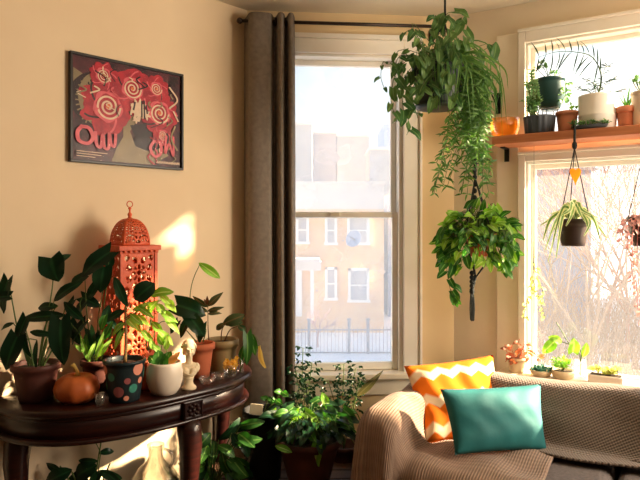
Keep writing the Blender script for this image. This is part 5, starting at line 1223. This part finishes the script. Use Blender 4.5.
cn = on_shelf(597.5, .100); d = cn.y; t = thing('potted_cycad', 'large white planter holding a palm with one long arching frond on the shelf', 'potted plant', cn)
h_ = at(597, 96, d).z - SHZ; r_ = 18.2 / 600 * d
b = MB(); b.lathe(cn, [(r_ * .86, 0), (r_ * .92, .004), (r_ * .98, h_ * .40), (r_ * 1.0, h_ * .42), (r_ * .97, h_ * .44), (r_ * .99, h_ - .008), (r_ * .98, h_), (r_ * .92, h_), (r_ * .90, h_ - .02), (.001, h_ - .02)], 36); b.build('planter', M('bright_white_glaze', c(246, 242, 234), rough=.4), t)
b = MB(); b.lathe(cn, [(r_ * .89, h_ - .019), (r_ * .5, h_ - .014), (.001, h_ - .012)], 28); b.build('soil', m_soil, t)
st, lf = MB(), MB(); tp = cn + V((0, 0, h_ - .015)); wz = WR(0, .035, 0)
arc = smooth([tp, at(601, 75, d), at(592, 57, d + .02), at(575, 52, d + .03), at(556, 52, d + .03), at(536, 58, d + .02)], 30); st.tube(arc, [.004 - .003 * i / 30 for i in range(31)], 6)
for i in range(7, 30, 2):
    p = arc[i]; tg = (arc[min(i + 1, 30)] - arc[i - 1]).normalized()
    for sg in (-1, 1):
        dr = (tg * .55 + V((rr.uniform(-.3, .3), rr.uniform(-.5, .1), (.9 if sg > 0 else -1.0)))).normalized(); ln = rr.uniform(.07, .12) * (1.25 if sg < 0 else .7); lf.leaf(p, p + dr * ln, .007, 'lance', hint_(.4), .1, .15, rows=4)
for x2, y2 in ((616, 78), (586, 80), (608, 66), (578, 88), (622, 90), (596, 84)):
    P3 = smooth([tp, at((x2 + 600) / 2, y2 + 4, d), at(x2, y2, d - .03)], 10); st.tube(P3, .0014, 4)
    for p in P3[3:]:
        for sg in (-1, 1): lf.leaf(p, p + V((sg * .028, rr.uniform(-.02, .02), rr.uniform(-.02, .02))), .005, 'lance', hint_(.4), rows=3)
st.build('stems', m_stem, t); lf.build('leaflets', L_dark, t)
cn = on_shelf(590, .176); d = cn.y; t = thing('succulent_tray', 'shallow grey dish of trailing grey green succulents in front of the white planter', 'potted plant', cn)
b = MB(); b.lathe(cn, [(.040, 0), (.052, .006), (.058, .020), (.055, .020), (.048, .010), (.001, .008)], 28, sx=1.35, sy=.42, R=Matrix.Rotation(math.atan2(DR.y, DR.x), 3, 'Z')); b.build('dish', m_fluted, t)
st, lf = MB(), MB()
for k in range(40):
    p = cn + DR * rr.uniform(-.085, .075) + NR * rr.uniform(-.016, .02) + V((0, 0, rr.uniform(.012, .034))); st.tube([p, p - V((0, 0, .010))], .002, 4); rosette(lf, p, 6, .004, .018, 'oval', .6, rr)
st.build('stems', m_stem, t); lf.build('leaves', L_suc, t)
cn = on_shelf(626.5, .10); d = cn.y; t = thing('potted_snake_plant', 'slim upright leaves in a terracotta pot beside the white planter on the shelf', 'potted plant', cn)
pot(t, cn, .044, .033, at(627, 105, d).z - SHZ - .01, m_lterra, rim=.004, rimh=.028); saucer(t, cn - V((0, 0, 0)), .042, m_terra, .012); st, lf = MB(), MB(); tp = cn + V((0, 0, .095))
for x2, y2, wd in ((634, 92, .014), (622, 92, .009), (630, 86, .009), (618, 94, .007), (636, 98, .012)):
    lf.ribbon(smooth([tp, at((x2 + 627) / 2, y2 + 8, d), at(x2, y2, d - .02)], 10), wd, hint_(.3))
lf.build('leaves', L_mid, t)
cn = on_shelf(642, .11); d = cn.y; t = thing('white_pot', 'white pot cut by the picture edge at the end of the plant shelf', 'potted plant', cn)
pot(t, cn, .046, .036, at(640, 92, d).z - SHZ, m_white, rim=.001, rimh=.01); st, lf = MB(), MB(); tp = cn + V((0, 0, .16))
for k in range(8): q = tp + V((rr.uniform(-.05, .05), rr.uniform(-.05, .04), rr.uniform(.02, .06))); st.tube([tp - V((0, 0, .02)), q], .002, 4); rosette(lf, q, 6, .006, .03, 'oval', .7, rr)
st.build('stems', m_stem, t); lf.build('leaves', L_suc, t)

# =================================================================== on the bay window sill
SZ = .6925
def on_sill(px, n): return on_shelf(px, n, SZ)
cn = on_sill(517, .085); d = cn.y; t = thing('potted_copper_plant', 'coppery pink leaved plant in a low pale pot at the wall end of the sill', 'potted plant', cn)
pot(t, cn, .048, .036, .075, m_cream_p, rim=.003, rimh=.014); st, lf = MB(), MB(); tp = cn + V((0, 0, .06))
for pts, n in (([(514, 355), (512, 346), (520, 339)], 9), ([(510, 356), (506, 350), (505, 344)], 8), ([(518, 356), (526, 350), (531, 352)], 10), ([(520, 358), (534, 356), (540, 360)], 10), ([(514, 358), (510, 358), (505, 362)], 8), ([(520, 356), (524, 346), (528, 344)], 9)):
    vine(st, lf, [tp] + [at(x, y, d - .03) for x, y in pts], n, .034, 'oval', rg=rr, droop=.0)
st.build('stems', L_cop, t); lf.build('leaves', L_cop, t)
cn = on_sill(541, .10); d = cn.y; t = thing('low_bowl', 'low pale oval bowl with dark teal succulents next to the copper leaved plant', 'potted plant', cn)
b = MB(); b.lathe(cn, [(.036, 0), (.046, .006), (.054, .030), (.050, .030), (.042, .012), (.001, .010)], 28); b.build('bowl', m_cream_p, t); lf = MB()
for k in range(16): p = cn + V((rr.uniform(-.036, .036), rr.uniform(-.036, .03), .026)); rosette(lf, p, 6, .005, .028, 'oval', .5, rr)
lf.build('leaves', LEAF('teal_succulent_leaf', c(44, 100, 84), c(60, 120, 96), .2, .4), t)
cn = on_sill(563, .095); d = cn.y; t = thing('potted_herb', 'small bright green herb in a wide pale dish beside the glass vase', 'potted plant', cn)
b = MB(); b.lathe(cn, [(.040, 0), (.050, .008), (.056, .040), (.052, .040), (.046, .030), (.001, .030)], 28); b.build('dish', m_cream_p, t); b = MB(); b.lathe(cn, [(.046, .031), (.001, .035)], 20); b.build('soil', m_soil, t); lf, st = MB(), MB()
for k in range(16): p = cn + V((rr.uniform(-.04, .04), rr.uniform(-.03, .03), rr.uniform(.05, .085))); st.tube([cn + V((0, 0, .034)), p], .0012, 4); rosette(lf, p, 6, .005, .028, 'oval', .6, rr)
st.build('stems', m_stem, t); lf.build('leaves', L_light, t)
cn = on_sill(580, .09); d = cn.y; t = thing('glass_vase', 'clear glass vase of water holding a three leaved cutting on the sill', 'vase', cn)
b = MB(); b.lathe(cn, [(.024, 0), (.032, .006), (.038, .040), (.030, .075), (.026, .090), (.030, .094), (.027, .094), (.023, .088), (.027, .074), (.035, .040), (.028, .010), (.001, .008)], 28); b.build('glass', GLASS('vase_glass', gl=.14, diff=.2), t)
st, lf = MB(), MB(); p0 = cn + V((0, 0, .02))
for pts in ([(581, 352), (574, 347), (566, 343), (555, 341)], [(580, 356), (576, 350), (570, 345), (561, 330), (556, 322)], [(581, 360), (583, 350), (585, 346)]): st.tube(smooth([p0] + [at(x, y, d) for x, y in pts], 14), .0022, 5)
leaves_px(lf, [(557, 338, 543, 353, 11, 0, 'oval'), (562, 342, 549, 337, 8, 0, 'oval'), (573, 352, 574, 338, 15, -.01), (583, 357, 587, 343, 7, 0, 'oval')], d, dj=.01, hk=.2)
st.build('stems', m_stem, t); lf.build('leaves', L_light, t)
cn = on_sill(606, .10); d = cn.y; t = thing('succulent_planter', 'long low pale planter of yellowish succulents past the glass vase', 'potted plant', cn)
R_ = Matrix.Rotation(math.atan2(DR.y, DR.x), 3, 'Z'); b = MB(); b.box(cn + V((0, 0, .020)), (.15, .06, .040), R_); bevel(b.build('planter', m_white, t), .006, 3); lf, st = MB(), MB()
b = MB(); b.box(cn + V((0, 0, .0405)), (.13, .045, .003), R_); b.build('soil', m_soil, t)
for k in range(20):
    p = cn + DR * rr.uniform(-.065, .065) + NR * rr.uniform(-.02, .02) + V((0, 0, rr.uniform(.043, .065))); st.tube([V((p.x, p.y, cn.z + .040)), p], .0016, 4); rosette(lf, p, 8, .005, .026, 'oval', .7, rr)
lf.build('leaves', L_yell, t); st.build('stems', m_stem, t)
